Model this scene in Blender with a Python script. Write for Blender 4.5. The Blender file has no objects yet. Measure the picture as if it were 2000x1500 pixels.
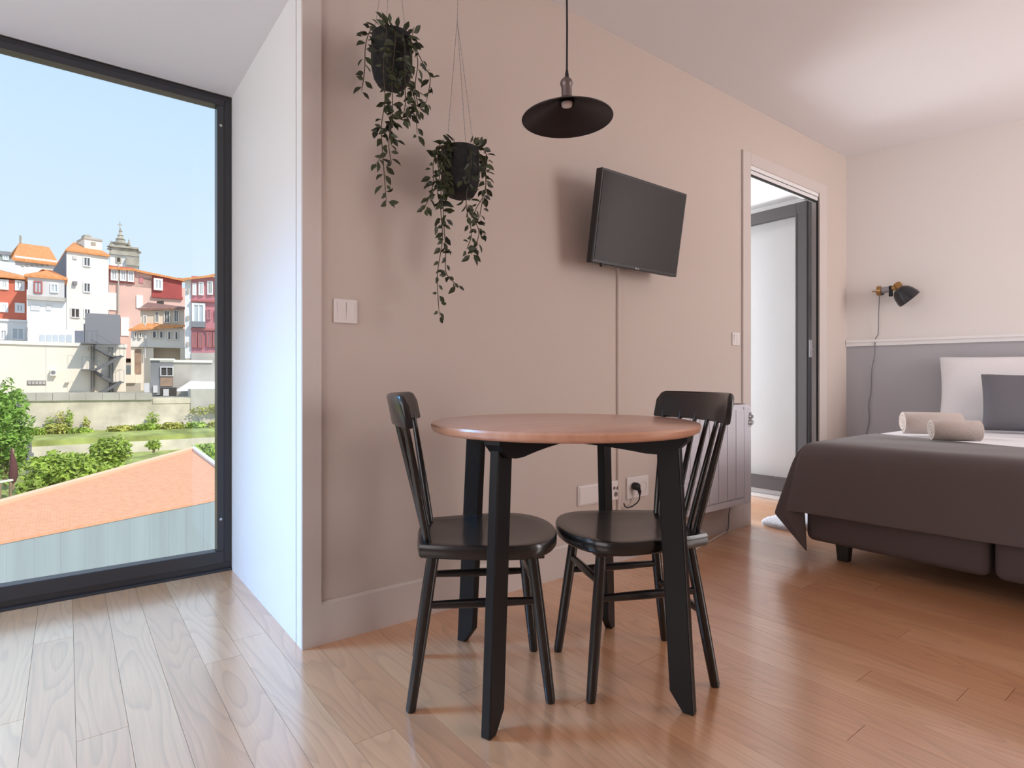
import bpy, bmesh, math, random
from mathutils import Vector, Matrix, Euler

PI = math.pi
random.seed(7)
SC = bpy.context.scene
COL = SC.collection

# ------------------------------------------------------------------ camera
CAM_H, F_PX, HOR_Y, YAW = 0.87, 1132.0, 743.4, math.radians(52.48)
cam_data = bpy.data.cameras.new('camera')
cam_data.sensor_width = 36.0
cam_data.lens = 36.0 * F_PX / 2000.0
cam_data.shift_y = -(750.0 - HOR_Y) / 2000.0
cam_data.clip_end = 600
cam = bpy.data.objects.new('camera', cam_data)
cam.location = (0, 0, CAM_H)
cam.rotation_euler = (PI / 2, 0, YAW - PI / 2)
COL.objects.link(cam)
SC.camera = cam

# ------------------------------------------------------------------ colour management
SC.view_settings.view_transform = 'Standard'
SC.view_settings.look = 'None'
SC.view_settings.exposure = 0.0
SC.view_settings.gamma = 1.0
SC.view_settings.use_curve_mapping = False

# ------------------------------------------------------------------ sky
world = bpy.data.worlds.new('world')
SC.world = world
world.use_nodes = True
wn, wl = world.node_tree.nodes, world.node_tree.links
wn.clear()
w_out = wn.new('ShaderNodeOutputWorld')
w_bg = wn.new('ShaderNodeBackground')
w_tc = wn.new('ShaderNodeTexCoord')
w_sep = wn.new('ShaderNodeSeparateXYZ')
w_rmp = wn.new('ShaderNodeValToRGB')
wl.new(w_tc.outputs['Generated'], w_sep.inputs[0])
wl.new(w_sep.outputs['Z'], w_rmp.inputs[0])
wl.new(w_rmp.outputs[0], w_bg.inputs[0])
wl.new(w_bg.outputs[0], w_out.inputs[0])
cr = w_rmp.color_ramp
cr.elements[0].position = 0.0
cr.elements[0].color = (0.80, 0.91, 1.0, 1)
cr.elements[1].position = 1.0
cr.elements[1].color = (0.22, 0.48, 0.92, 1)
e = cr.elements.new(0.22); e.color = (0.66, 0.84, 1.0, 1)
e = cr.elements.new(0.55); e.color = (0.48, 0.72, 0.98, 1)
w_bg.inputs[1].default_value = 1.08

# ------------------------------------------------------------------ sun (behind the house, to the right)
sun = bpy.data.lights.new('sun', 'SUN')
sun.energy = 3.7
sun.angle = math.radians(0.6)
sun.color = (1.0, 0.93, 0.82)
sun_o = bpy.data.objects.new('sun', sun)
sun_o.rotation_euler = Vector((-0.33, 0.62, -0.71)).to_track_quat('-Z', 'Y').to_euler()
COL.objects.link(sun_o)

# ------------------------------------------------------------------ area lamps: right window daylight, the others added as fill
def area(name, loc, direction, sx, sy, energy, color):
    l = bpy.data.lights.new(name, 'AREA')
    l.shape = 'RECTANGLE'; l.size = sx; l.size_y = sy
    l.energy = energy; l.color = color
    o = bpy.data.objects.new(name, l)
    o.location = loc
    o.rotation_euler = Vector(direction).to_track_quat('-Z', 'Z').to_euler()
    COL.objects.link(o)
    return o
area('window_light_right', (4.30, -2.45, 1.35), (0, 1, 0), 1.5, 2.1, 78, (1.0, 0.965, 0.955))
area('fill_light_front', (-2.05, 0.75, 1.35), (1, 0, 0), 1.5, 1.9, 27, (1.0, 0.94, 0.91))  # added soft fill behind the camera, before a closed wall
area('fill_light_bay', (-1.60, 2.42, 1.20), (1.0, -0.10, -0.25), 0.80, 1.8, 15, (0.88, 0.94, 1.0))  # added lamp inside the bay to brighten the reveal
floor_fill = area('fill_light_floor', (-0.95, 2.78, 2.05), (0.30, -0.42, -0.86), 0.8, 0.5, 46, (0.17, 0.50, 1.0))  # added blue lamp inside the glass to cool the bay floor
floor_fill.data.spread = math.radians(85)
area('fill_light_balcony', (3.71, 3.00, 1.10), (0, -1, 0), 0.78, 2.0, 40, (0.93, 0.96, 1.0))  # added lamp in the open doorway to brighten the recess

# ------------------------------------------------------------------ materials
MATS = {}
def new_mat(name):
    m = bpy.data.materials.new(name)
    m.use_nodes = True
    nt = m.node_tree
    return m, nt.nodes, nt.links, nt.nodes['Principled BSDF']

def mat(name, col, rough=0.6, metal=0.0, coat=0.0, var=0.0, vscale=8.0, bump=0.0, bscale=60.0,
        spec=None, sheen=0.0, stretch=None, rnd=0.0):
    if name in MATS: return MATS[name]
    m, n, l, b = new_mat(name)
    b.inputs['Base Color'].default_value = (*col, 1)
    b.inputs['Roughness'].default_value = rough
    b.inputs['Metallic'].default_value = metal
    if coat:
        b.inputs['Coat Weight'].default_value = coat
        b.inputs['Coat Roughness'].default_value = 0.12
    if spec is not None: b.inputs['Specular IOR Level'].default_value = spec
    if sheen: b.inputs['Sheen Weight'].default_value = sheen
    tc = None
    if var or bump:
        tc = n.new('ShaderNodeTexCoord')
        mp = n.new('ShaderNodeMapping')
        if stretch: mp.inputs['Scale'].default_value = stretch
        l.new(tc.outputs['Object'], mp.inputs[0])
    last = None
    if var:
        nz = n.new('ShaderNodeTexNoise'); nz.inputs['Scale'].default_value = vscale
        nz.inputs['Detail'].default_value = 5
        l.new(mp.outputs[0], nz.inputs['Vector'])
        hs = n.new('ShaderNodeValToRGB')
        hs.color_ramp.elements[0].position = 0.3; hs.color_ramp.elements[1].position = 0.7
        hs.color_ramp.elements[0].color = (*[c * (1 - var) for c in col], 1)
        hs.color_ramp.elements[1].color = (*[min(1, c * (1 + var)) for c in col], 1)
        l.new(nz.outputs['Fac'], hs.inputs[0])
        last = hs.outputs[0]
        l.new(last, b.inputs['Base Color'])
    if rnd:
        oi = n.new('ShaderNodeObjectInfo')
        mr = n.new('ShaderNodeMapRange')
        mr.inputs['To Min'].default_value = 1 - rnd; mr.inputs['To Max'].default_value = 1 + rnd
        l.new(oi.outputs['Random'], mr.inputs['Value'])
        hv = n.new('ShaderNodeHueSaturation')
        if last: l.new(last, hv.inputs['Color'])
        else: hv.inputs['Color'].default_value = (*col, 1)
        l.new(mr.outputs[0], hv.inputs['Value'])
        l.new(hv.outputs[0], b.inputs['Base Color'])
    if bump:
        nb = n.new('ShaderNodeTexNoise'); nb.inputs['Scale'].default_value = bscale
        nb.inputs['Detail'].default_value = 4
        l.new(mp.outputs[0], nb.inputs['Vector'])
        bp = n.new('ShaderNodeBump'); bp.inputs['Strength'].default_value = bump
        bp.inputs['Distance'].default_value = 0.01
        l.new(nb.outputs['Fac'], bp.inputs['Height'])
        l.new(bp.outputs[0], b.inputs['Normal'])
    MATS[name] = m
    return m

def glass_mat(name, tint=(1, 1, 1), ior=1.45):
    m, n, l, b = new_mat(name)
    n.remove(b)
    out = n['Material Output']
    tr = n.new('ShaderNodeBsdfTransparent'); tr.inputs[0].default_value = (*tint, 1)
    gl = n.new('ShaderNodeBsdfGlossy'); gl.inputs['Roughness'].default_value = 0.02
    fr = n.new('ShaderNodeFresnel'); fr.inputs[0].default_value = ior
    mx = n.new('ShaderNodeMixShader')
    l.new(fr.outputs[0], mx.inputs[0]); l.new(tr.outputs[0], mx.inputs[1]); l.new(gl.outputs[0], mx.inputs[2])
    l.new(mx.outputs[0], out.inputs[0])
    MATS[name] = m
    return m

def plank_mat():
    m, n, l, b = new_mat('oiled_wood_floor')
    tc = n.new('ShaderNodeTexCoord'); oi = n.new('ShaderNodeObjectInfo')
    ad = n.new('ShaderNodeVectorMath'); ad.operation = 'ADD'
    sc = n.new('ShaderNodeVectorMath'); sc.operation = 'SCALE'
    cb = n.new('ShaderNodeCombineXYZ')
    l.new(oi.outputs['Random'], cb.inputs[0]); l.new(oi.outputs['Random'], cb.inputs[1]); l.new(oi.outputs['Random'], cb.inputs[2])
    l.new(cb.outputs[0], sc.inputs[0]); sc.inputs['Scale'].default_value = 47.0
    l.new(tc.outputs['Object'], ad.inputs[0]); l.new(sc.outputs[0], ad.inputs[1])
    # broad growth figure: rings seen through a slowly varying field, long along the board
    mp1 = n.new('ShaderNodeMapping'); mp1.inputs['Scale'].default_value = (7.0, 0.95, 1.0)
    l.new(ad.outputs[0], mp1.inputs[0])
    n1 = n.new('ShaderNodeTexNoise'); n1.inputs['Scale'].default_value = 1.0; n1.inputs['Detail'].default_value = 1.5
    n1.inputs['Roughness'].default_value = 0.4
    l.new(mp1.outputs[0], n1.inputs['Vector'])
    mul = n.new('ShaderNodeMath'); mul.operation = 'MULTIPLY'; mul.inputs[1].default_value = 16.0
    l.new(n1.outputs['Fac'], mul.inputs[0])
    fr = n.new('ShaderNodeMath'); fr.operation = 'FRACT'
    l.new(mul.outputs[0], fr.inputs[0])
    ring = n.new('ShaderNodeValToRGB')
    ring.color_ramp.elements[0].position = 0.0; ring.color_ramp.elements[0].color = (1, 1, 1, 1)
    ring.color_ramp.elements[1].position = 1.0; ring.color_ramp.elements[1].color = (1, 1, 1, 1)
    q = ring.color_ramp.elements.new(0.55); q.color = (0.8, 0.8, 0.8, 1)
    q = ring.color_ramp.elements.new(0.86); q.color = (0.28, 0.28, 0.28, 1)
    q = ring.color_ramp.elements.new(0.93); q.color = (0.9, 0.9, 0.9, 1)
    l.new(fr.outputs[0], ring.inputs[0])
    # fine pores
    mp2 = n.new('ShaderNodeMapping'); mp2.inputs['Scale'].default_value = (160.0, 5.0, 1.0)
    l.new(ad.outputs[0], mp2.inputs[0])
    n2 = n.new('ShaderNodeTexNoise'); n2.inputs['Scale'].default_value = 1.0; n2.inputs['Detail'].default_value = 3
    l.new(mp2.outputs[0], n2.inputs['Vector'])
    # knots and stains
    mp3 = n.new('ShaderNodeMapping'); mp3.inputs['Scale'].default_value = (3.0, 1.2, 1.0)
    l.new(ad.outputs[0], mp3.inputs[0])
    n3 = n.new('ShaderNodeTexNoise'); n3.inputs['Scale'].default_value = 1.0; n3.inputs['Detail'].default_value = 3
    l.new(mp3.outputs[0], n3.inputs['Vector'])
    base = n.new('ShaderNodeValToRGB')
    base.color_ramp.elements[0].position = 0.0; base.color_ramp.elements[0].color = (0.72, 0.345, 0.165, 1)
    base.color_ramp.elements[1].position = 1.0; base.color_ramp.elements[1].color = (0.85, 0.47, 0.26, 1)
    q = base.color_ramp.elements.new(0.5); q.color = (0.79, 0.405, 0.205, 1)
    l.new(oi.outputs['Random'], base.inputs[0])
    dark = n.new('ShaderNodeMix'); dark.data_type = 'RGBA'; dark.blend_type = 'MULTIPLY'
    dark.inputs[0].default_value = 0.22
    l.new(base.outputs[0], dark.inputs[6]); l.new(ring.outputs[0], dark.inputs[7])
    pore = n.new('ShaderNodeMix'); pore.data_type = 'RGBA'; pore.blend_type = 'MULTIPLY'
    pore.inputs[0].default_value = 0.22
    l.new(dark.outputs[2], pore.inputs[6]); l.new(n2.outputs['Fac'], pore.inputs[7])
    st = n.new('ShaderNodeMix'); st.data_type = 'RGBA'; st.blend_type = 'OVERLAY'
    st.inputs[0].default_value = 0.22
    l.new(pore.outputs[2], st.inputs[6]); l.new(n3.outputs['Fac'], st.inputs[7])
    l.new(st.outputs[2], b.inputs['Base Color'])
    b.inputs['Roughness'].default_value = 0.30
    b.inputs['Specular IOR Level'].default_value = 0.6
    b.inputs['Coat Weight'].default_value = 0.9
    b.inputs['Coat Roughness'].default_value = 0.19
    b.inputs['Coat IOR'].default_value = 2.5
    bp = n.new('ShaderNodeBump'); bp.inputs['Strength'].default_value = 0.06; bp.inputs['Distance'].default_value = 0.004
    l.new(n2.outputs['Fac'], bp.inputs['Height'])
    l.new(bp.outputs[0], b.inputs['Normal'])
    MATS['plank'] = m
    return m

def table_wood():
    m, n, l, b = new_mat('stained_pine_top')
    tc = n.new('ShaderNodeTexCoord')
    mp = n.new('ShaderNodeMapping'); mp.inputs['Scale'].default_value = (3.0, 40.0, 3.0)
    l.new(tc.outputs['Object'], mp.inputs[0])
    nz = n.new('ShaderNodeTexNoise'); nz.inputs['Scale'].default_value = 1.0; nz.inputs['Detail'].default_value = 4
    l.new(mp.outputs[0], nz.inputs['Vector'])
    r = n.new('ShaderNodeValToRGB')
    r.color_ramp.elements[0].position = 0.3; r.color_ramp.elements[0].color = (0.60, 0.315, 0.21, 1)
    r.color_ramp.elements[1].position = 0.75; r.color_ramp.elements[1].color = (0.70, 0.40, 0.28, 1)
    l.new(nz.outputs['Fac'], r.inputs[0]); l.new(r.outputs[0], b.inputs['Base Color'])
    b.inputs['Roughness'].default_value = 0.32
    b.inputs['Coat Weight'].default_value = 0.3; b.inputs['Coat Roughness'].default_value = 0.25
    MATS['table_wood'] = m
    return m

def roof_mat(name, c1, c2, sx=6.0, st=0.35):
    """clay tiles too far away to tell apart: rows as fine relief, tone varied tile to tile"""
    m, n, l, b = new_mat(name)
    tc = n.new('ShaderNodeTexCoord')
    wv = n.new('ShaderNodeTexWave'); wv.inputs['Scale'].default_value = sx
    wv.inputs['Distortion'].default_value = 0.6
    l.new(tc.outputs['Object'], wv.inputs['Vector'])
    nz = n.new('ShaderNodeTexNoise'); nz.inputs['Scale'].default_value = sx * 1.5; nz.inputs['Detail'].default_value = 4
    l.new(tc.outputs['Object'], nz.inputs['Vector'])
    r = n.new('ShaderNodeValToRGB')
    r.color_ramp.elements[0].position = 0.3; r.color_ramp.elements[0].color = (*c1, 1)
    r.color_ramp.elements[1].position = 0.7; r.color_ramp.elements[1].color = (*c2, 1)
    l.new(nz.outputs['Fac'], r.inputs[0]); l.new(r.outputs[0], b.inputs['Base Color'])
    bp = n.new('ShaderNodeBump'); bp.inputs['Strength'].default_value = st; bp.inputs['Distance'].default_value = 0.03
    l.new(wv.outputs['Fac'], bp.inputs['Height']); l.new(bp.outputs[0], b.inputs['Normal'])
    b.inputs['Roughness'].default_value = 0.85
    MATS[name] = m
    return m

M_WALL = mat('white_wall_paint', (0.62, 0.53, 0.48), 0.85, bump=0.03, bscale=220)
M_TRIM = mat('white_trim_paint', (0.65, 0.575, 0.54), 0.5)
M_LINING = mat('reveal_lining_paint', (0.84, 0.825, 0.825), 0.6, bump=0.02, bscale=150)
M_CEIL = mat('ceiling_paint', (0.80, 0.775, 0.79), 0.9)
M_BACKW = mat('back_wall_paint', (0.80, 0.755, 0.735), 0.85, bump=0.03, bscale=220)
M_GREYW = mat('grey_wainscot_paint', (0.43, 0.42, 0.45), 0.8, bump=0.03, bscale=220)
M_DARKGAP = mat('dark_gap', (0.03, 0.03, 0.032), 0.8)
M_SUBFLOOR = mat('subfloor', (0.05, 0.035, 0.025), 0.9)
M_PLANK = plank_mat()
M_FRAME = mat('anthracite_aluminium', (0.035, 0.036, 0.042), 0.35, spec=0.6, bump=0.02, bscale=300)
M_FRAME2 = mat('grey_door_aluminium', (0.070, 0.063, 0.066), 0.42, spec=0.35)
M_GLASS = glass_mat('window_glass')
M_BLACKWOOD = mat('black_lacquered_wood', (0.0055, 0.0045, 0.005), 0.45, coat=0.06, spec=0.25, bump=0.02, bscale=90, stretch=(1, 1, 0.15))
M_TABLE = table_wood()
M_CHAIRWOOD = mat('black_gloss_chair_wood', (0.0055, 0.0045, 0.005), 0.42, coat=0.60, spec=0.28)
M_CHAIRWOOD.node_tree.nodes['Principled BSDF'].inputs['Coat IOR'].default_value = 1.6
M_CHAIRWOOD.node_tree.nodes['Principled BSDF'].inputs['Coat Roughness'].default_value = 0.17
M_BLACKMETAL = mat('black_metal', (0.016, 0.013, 0.014), 0.38)
M_SHADEIN = mat('shade_inner', (0.012, 0.008, 0.009), 0.40, spec=0.4)
M_SOCKET = mat('bronze_lamp_socket', (0.20, 0.16, 0.155), 0.42, metal=0.7)
M_BULB = mat('frosted_bulb', (0.82, 0.74, 0.70), 0.4)
M_CABLE = mat('black_cable', (0.010, 0.010, 0.011), 0.6)
M_TVBODY = mat('tv_plastic', (0.012, 0.012, 0.013), 0.35)
M_SCREEN = mat('tv_screen', (0.014, 0.012, 0.013), 0.10, spec=0.34)
M_LOGO = mat('tv_mark', (0.55, 0.53, 0.54), 0.4)
M_PLASTIC = mat('white_switch_plastic', (0.80, 0.74, 0.73), 0.35)
M_PORT = mat('socket_port', (0.18, 0.13, 0.13), 0.6)
M_HEATER = mat('heater_enamel', (0.70, 0.70, 0.77), 0.3)
M_CHROME = mat('chrome', (0.55, 0.55, 0.56), 0.2, metal=1.0)
M_CORDGREY = mat('grey_cord', (0.20, 0.19, 0.20), 0.6)
M_CORDWHITE = mat('white_cord', (0.75, 0.70, 0.67), 0.5)
M_CHAIN = mat('chain_steel', (0.42, 0.39, 0.38), 0.4, metal=0.6)
M_POT = mat('charcoal_fibre_pot', (0.011, 0.0105, 0.012), 0.85, var=0.6, vscale=38, bump=0.5, bscale=55)
M_LEAF = mat('artificial_leaf', (0.032, 0.042, 0.015), 0.5, rnd=0.55)
M_VINE = mat('artificial_vine', (0.075, 0.06, 0.035), 0.7)
M_BASEFAB = mat('bed_base_fabric', (0.115, 0.093, 0.095), 0.95, bump=0.12, bscale=500)
M_BLANKET = mat('taupe_bedspread', (0.132, 0.108, 0.107), 0.9, bump=0.10, bscale=420, sheen=0.15)
M_SHEET = mat('white_sheet', (0.84, 0.83, 0.86), 0.9, bump=0.05, bscale=30)
M_MATTRESS = mat('mattress_fabric', (0.78, 0.76, 0.77), 0.9)
M_PILLOW = mat('white_pillow_cotton', (0.85, 0.83, 0.85), 0.9, bump=0.10, bscale=14)
M_CUSHION = mat('slate_cushion_cotton', (0.155, 0.150, 0.168), 0.95, bump=0.15, bscale=160)
M_TOWEL = mat('beige_terry', (0.66, 0.555, 0.505), 1.0, bump=0.7, bscale=260, sheen=0.3)
M_RUG = mat('pale_fluffy_rug', (0.70, 0.70, 0.76), 1.0, bump=0.8, bscale=140)
M_BRASS = mat('brass', (0.42, 0.25, 0.10), 0.3, metal=0.9)
M_LAMPGREY = mat('grey_lamp_metal', (0.34, 0.33, 0.36), 0.4, metal=0.4)
M_LAMPDARK = mat('dark_lamp_enamel', (0.022, 0.022, 0.027), 0.34)
M_FOOT = mat('black_plastic_foot', (0.008, 0.008, 0.008), 0.4)

# ------------------------------------------------------------------ mesh helpers
class MB:
    def __init__(self):
        self.v = []; self.f = []; self.mi = []
    def add(self, vs, fs, m=0):
        o = len(self.v)
        self.v += [tuple(p) for p in vs]
        for f in fs:
            self.f.append(tuple(i + o for i in f)); self.mi.append(m)
        return self
    def box(self, a, b, m=0, xf=None):
        x0, y0, z0 = a; x1, y1, z1 = b
        vs = [Vector(p) for p in ((x0,y0,z0),(x1,y0,z0),(x1,y1,z0),(x0,y1,z0),(x0,y0,z1),(x1,y0,z1),(x1,y1,z1),(x0,y1,z1))]
        if xf is not None: vs = [xf @ p for p in vs]
        return self.add(vs, [(3,2,1,0),(4,5,6,7),(0,1,5,4),(1,2,6,5),(2,3,7,6),(3,0,4,7)], m)
    def hexa(self, vs, m=0):
        return self.add(vs, [(3,2,1,0),(4,5,6,7),(0,1,5,4),(1,2,6,5),(2,3,7,6),(3,0,4,7)], m)
    def tube(self, pts, r, n=10, m=0, caps=True):
        pts = [Vector(p) for p in pts]
        rs = r if isinstance(r, (list, tuple)) else [r] * len(pts)
        up = None; vs = []
        for i, p in enumerate(pts):
            t = (pts[min(i + 1, len(pts) - 1)] - pts[max(i - 1, 0)])
            if t.length < 1e-9: t = Vector((0, 0, 1))
            t.normalize()
            if up is None:
                up = Vector((1, 0, 0)) if abs(t.x) < 0.8 else Vector((0, 1, 0))
            s = t.cross(up)
            if s.length < 1e-6: s = t.cross(Vector((0.3, 0.9, 0.2)))
            s.normalize(); up = s.cross(t).normalized()
            for k in range(n):
                a = 2 * PI * k / n
                vs.append(p + s * (math.cos(a) * rs[i]) + up * (math.sin(a) * rs[i]))
        fs = []
        for i in range(len(pts) - 1):
            for k in range(n):
                k2 = (k + 1) % n
                fs.append((i * n + k, i * n + k2, (i + 1) * n + k2, (i + 1) * n + k))
        if caps:
            fs.append(tuple(range(n - 1, -1, -1)))
            o = (len(pts) - 1) * n
            fs.append(tuple(o + k for k in range(n)))
        return self.add(vs, fs, m)
    def lathe(self, prof, n=32, m=0, xf=None, cap0=False, cap1=False):
        vs = []
        for r, z in prof:
            for k in range(n):
                a = 2 * PI * k / n
                p = Vector((r * math.cos(a), r * math.sin(a), z))
                vs.append(xf @ p if xf is not None else p)
        fs = []
        for i in range(len(prof) - 1):
            for k in range(n):
                k2 = (k + 1) % n
                fs.append((i * n + k, i * n + k2, (i + 1) * n + k2, (i + 1) * n + k))
        if cap0: fs.append(tuple(range(n - 1, -1, -1)))
        if cap1: fs.append(tuple((len(prof) - 1) * n + k for k in range(n)))
        return self.add(vs, fs, m)
    def prism(self, poly, z0, z1, m=0, xf=None):
        n = len(poly)
        vs = [Vector((x, y, z0)) for x, y in poly] + [Vector((x, y, z1)) for x, y in poly]
        if xf is not None: vs = [xf @ p for p in vs]
        fs = [tuple(range(n - 1, -1, -1)), tuple(range(n, 2 * n))]
        for i in range(n):
            j = (i + 1) % n
            fs.append((i, j, n + j, n + i))
        return self.add(vs, fs, m)
    def slab(self, pts, off, m=0):
        """polygon in space given thickness along off"""
        off = Vector(off); n = len(pts)
        vs = [Vector(p) for p in pts] + [Vector(p) + off for p in pts]
        fs = [tuple(range(n - 1, -1, -1)), tuple(range(n, 2 * n))]
        for i in range(n):
            j = (i + 1) % n
            fs.append((i, j, n + j, n + i))
        return self.add(vs, fs, m)
    def grid(self, rows, m=0, closed=False):
        nr, nc = len(rows), len(rows[0])
        vs = [p for r in rows for p in r]
        fs = []
        for i in range(nr - 1):
            for j in range(nc - (0 if closed else 1)):
                j2 = (j + 1) % nc
                fs.append((i * nc + j, i * nc + j2, (i + 1) * nc + j2, (i + 1) * nc + j))
        return self.add(vs, fs, m)
    def build(self, name, mats, parent=None, loc=None, rotz=0.0, bevel=0.0, seg=2, smooth=None, merge=0.0, subdiv=0, solid=0.0, fixn=True):
        me = bpy.data.meshes.new(name)
        me.from_pydata([tuple(p) for p in self.v], [], self.f)
        mats = mats if isinstance(mats, (list, tuple)) else [mats]
        for mm in mats: me.materials.append(mm)
        me.polygons.foreach_set('material_index', self.mi)
        if fixn or bevel or merge:
            bm = bmesh.new(); bm.from_mesh(me)
            if merge: bmesh.ops.remove_doubles(bm, verts=bm.verts, dist=merge)
            if fixn: bmesh.ops.recalc_face_normals(bm, faces=bm.faces)
            if bevel:
                ed = [x for x in bm.edges if len(x.link_faces) == 2 and x.calc_face_angle(0) > 0.5]
                bmesh.ops.bevel(bm, geom=ed, offset=bevel, segments=seg, affect='EDGES', profile=0.5, clamp_overlap=True)
            bm.to_mesh(me); bm.free()
        if smooth is None: smooth = 40 if bevel >= .02 else 0
        if smooth:
            me.polygons.foreach_set('use_smooth', [True] * len(me.polygons))
            me.set_sharp_from_angle(angle=math.radians(smooth))
        me.update()
        o = bpy.data.objects.new(name, me)
        COL.objects.link(o)
        if parent is not None: o.parent = parent
        if loc is not None: o.location = loc
        if rotz: o.rotation_euler = (0, 0, rotz)
        if solid:
            s = o.modifiers.new('thickness', 'SOLIDIFY'); s.thickness = solid; s.offset = -1
        if subdiv:
            s = o.modifiers.new('subdivision', 'SUBSURF'); s.levels = subdiv; s.render_levels = subdiv
        return o

def tag(o, label, cat, group=None, kind=None):
    o['label'] = label; o['category'] = cat
    if group: o['group'] = group
    if kind: o['kind'] = kind
    return o
def empty(name, loc, label, cat, rotz=0.0, group=None):
    o = bpy.data.objects.new(name, None)
    o.empty_display_size = 0.1
    o.location = loc; o.rotation_euler = (0, 0, rotz)
    COL.objects.link(o)
    return tag(o, label, cat, group)
def struct(o):
    o['kind'] = 'structure'
    return o
def copy_tree(o, parent=None):
    c = o.copy(); COL.objects.link(c)
    if parent is not None: c.parent = parent
    for ch in list(o.children): copy_tree(ch, c)
    return c

# ================================================================== ROOM
YB, YW, YF = 1.894, 1.906, 2.90          # face of boards, wall face, inner face of window
XL = 0.602                               # reveal lining of the big window
XD0, XD1 = 3.272, 4.157                  # balcony door opening
ZB, ZC = 2.18, 2.53                      # bay ceiling, room ceiling
XBAY = -1.75
YO = 3.02                                # outer face of facade

w = MB()
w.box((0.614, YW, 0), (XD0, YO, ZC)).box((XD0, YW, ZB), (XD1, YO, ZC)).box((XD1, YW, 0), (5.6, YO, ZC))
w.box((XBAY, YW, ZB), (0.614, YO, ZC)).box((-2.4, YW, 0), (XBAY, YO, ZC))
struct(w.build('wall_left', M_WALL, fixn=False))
c = MB().box((-2.4, -2.8, ZC), (6.3, YO, ZC + 0.25))
struct(c.build('ceiling', M_CEIL))
struct(MB().box((-2.4, -2.8, -0.012), (6.3, -2.6, ZC)).build('wall_right', M_WALL))
struct(MB().box((-2.4, -2.6, -0.012), (-2.2, YW, ZC)).build('wall_front', M_WALL))

# bed wall: not square to the long wall; lower part painted grey
bw_dir = Vector((0.2212, -0.9752, 0)); bw_n = Vector((-0.9752, -0.2212, 0))
P0 = Vector((4.601, 1.906, 0)) - bw_dir * 0.02
bw = MB()
def bwbox(mb, s0, s1, z0, z1, d0, d1, m=0):
    mb.hexa([P0 + bw_dir * s + bw_n * d + Vector((0, 0, z)) for z in (z0, z1) for s, d in ((s0, d1), (s1, d1), (s1, d0), (s0, d0))], m)
bwbox(bw, -0.3, 4.7, -0.012, 1.13, -0.25, 0.0, 1)
bwbox(bw, -0.3, 4.7, 1.13, ZC, -0.25, 0.0, 0)
struct(bw.build('wall_back', [M_BACKW, M_GREYW]))
t = MB(); bwbox(t, 0.02, 4.6, 1.123, 1.158, 0.0, 0.012); bwbox(t, 0.02, 4.6, 1.150, 1.168, 0.0, 0.022)
struct(t.build('trim_1', M_LINING))
t = MB(); bwbox(t, 0.02, 4.6, 0.0, 0.13, 0.0, 0.012)
struct(t.build('baseboard_back', M_TRIM))

# floor: wide boards running towards the windows
floor = struct(MB().box((-2.4, -2.8, -0.10), (6.3, YO, -0.0225)).build('floor', M_SUBFLOOR))
BW_, X0 = 0.1055, 0.0175
def plank(x, y0, y1):
    L = (y1 - y0) / 2 - 0.0006; hw = BW_ / 2 - 0.0004; b = 0.0003
    mb = MB()
    mb.box((-hw, -L, -.022), (hw, L, 0))
    return mb.build('plank', M_PLANK, floor, loc=(x, (y0 + y1) / 2, 0), fixn=False)
rp = random.Random(21)
for k in range(-21, 55):
    x = X0 + (k + 0.5) * BW_
    inbay = (XBAY < x < 0.66) or (XD0 - .05 < x < XD1 + .05)
    ymax = 2.985 if inbay else 1.93
    if x < -0.75 or x > 4.75:
        plank(x, -2.6, ymax); continue
    y = -2.6 + rp.uniform(0, 0.5)
    plank(x, -2.6, y) if y > -2.5 else None
    if y <= -2.5: y = -2.6
    while y < ymax - 0.001:
        y2 = y + rp.uniform(0.95, 2.1)
        if ymax - y2 < 0.35: y2 = ymax
        plank(x, y, y2); y = y2

# white boards on the long wall, reveal linings
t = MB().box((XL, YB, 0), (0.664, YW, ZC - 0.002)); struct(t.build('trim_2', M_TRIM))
t = MB().box((XL, YW, 0), (0.614, 1.955, ZB)); struct(t.build('trim_3', M_LINING))
t = MB().box((XL, 1.962, 0), (0.614, YF, ZB)); struct(t.build('trim_4', M_LINING))
t = MB().box((0.613, 1.955, 0), (0.6145, 1.962, ZB)); struct(t.build('trim_5', M_DARKGAP))
t = MB().box((XBAY, YW, 0), (XBAY + .012, YF, ZB)); struct(t.build('trim_6', M_LINING))
t = MB().box((XBAY + .012, YW + .01, ZB - .008), (XL, YF, ZB)); struct(t.build('trim_7', M_CEIL))
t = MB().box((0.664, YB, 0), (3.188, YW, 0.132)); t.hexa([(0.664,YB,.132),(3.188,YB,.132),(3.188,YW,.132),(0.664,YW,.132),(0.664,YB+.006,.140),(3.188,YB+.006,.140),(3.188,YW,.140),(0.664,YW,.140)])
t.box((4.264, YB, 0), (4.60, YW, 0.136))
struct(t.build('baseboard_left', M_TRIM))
t = MB().box((3.188, YB, 0), (XD0, YW, 2.246)).box((XD1, YB, 0), (4.264, YW, 2.246)).box((XD0, YB, 2.174), (XD1, YW, 2.246))
struct(t.build('trim_8', M_TRIM, bevel=0.002))
# door recess linings
t = MB().box((XD0, YW, 0), (XD0 + .004, 2.84, ZB)).box((XD1 - .004, YW + .012, 0), (XD1, 2.84, ZB)).box((XD0, YW + .06, ZB - .006), (XD1, 2.84, ZB))
struct(t.build('trim_9', M_LINING))
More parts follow.
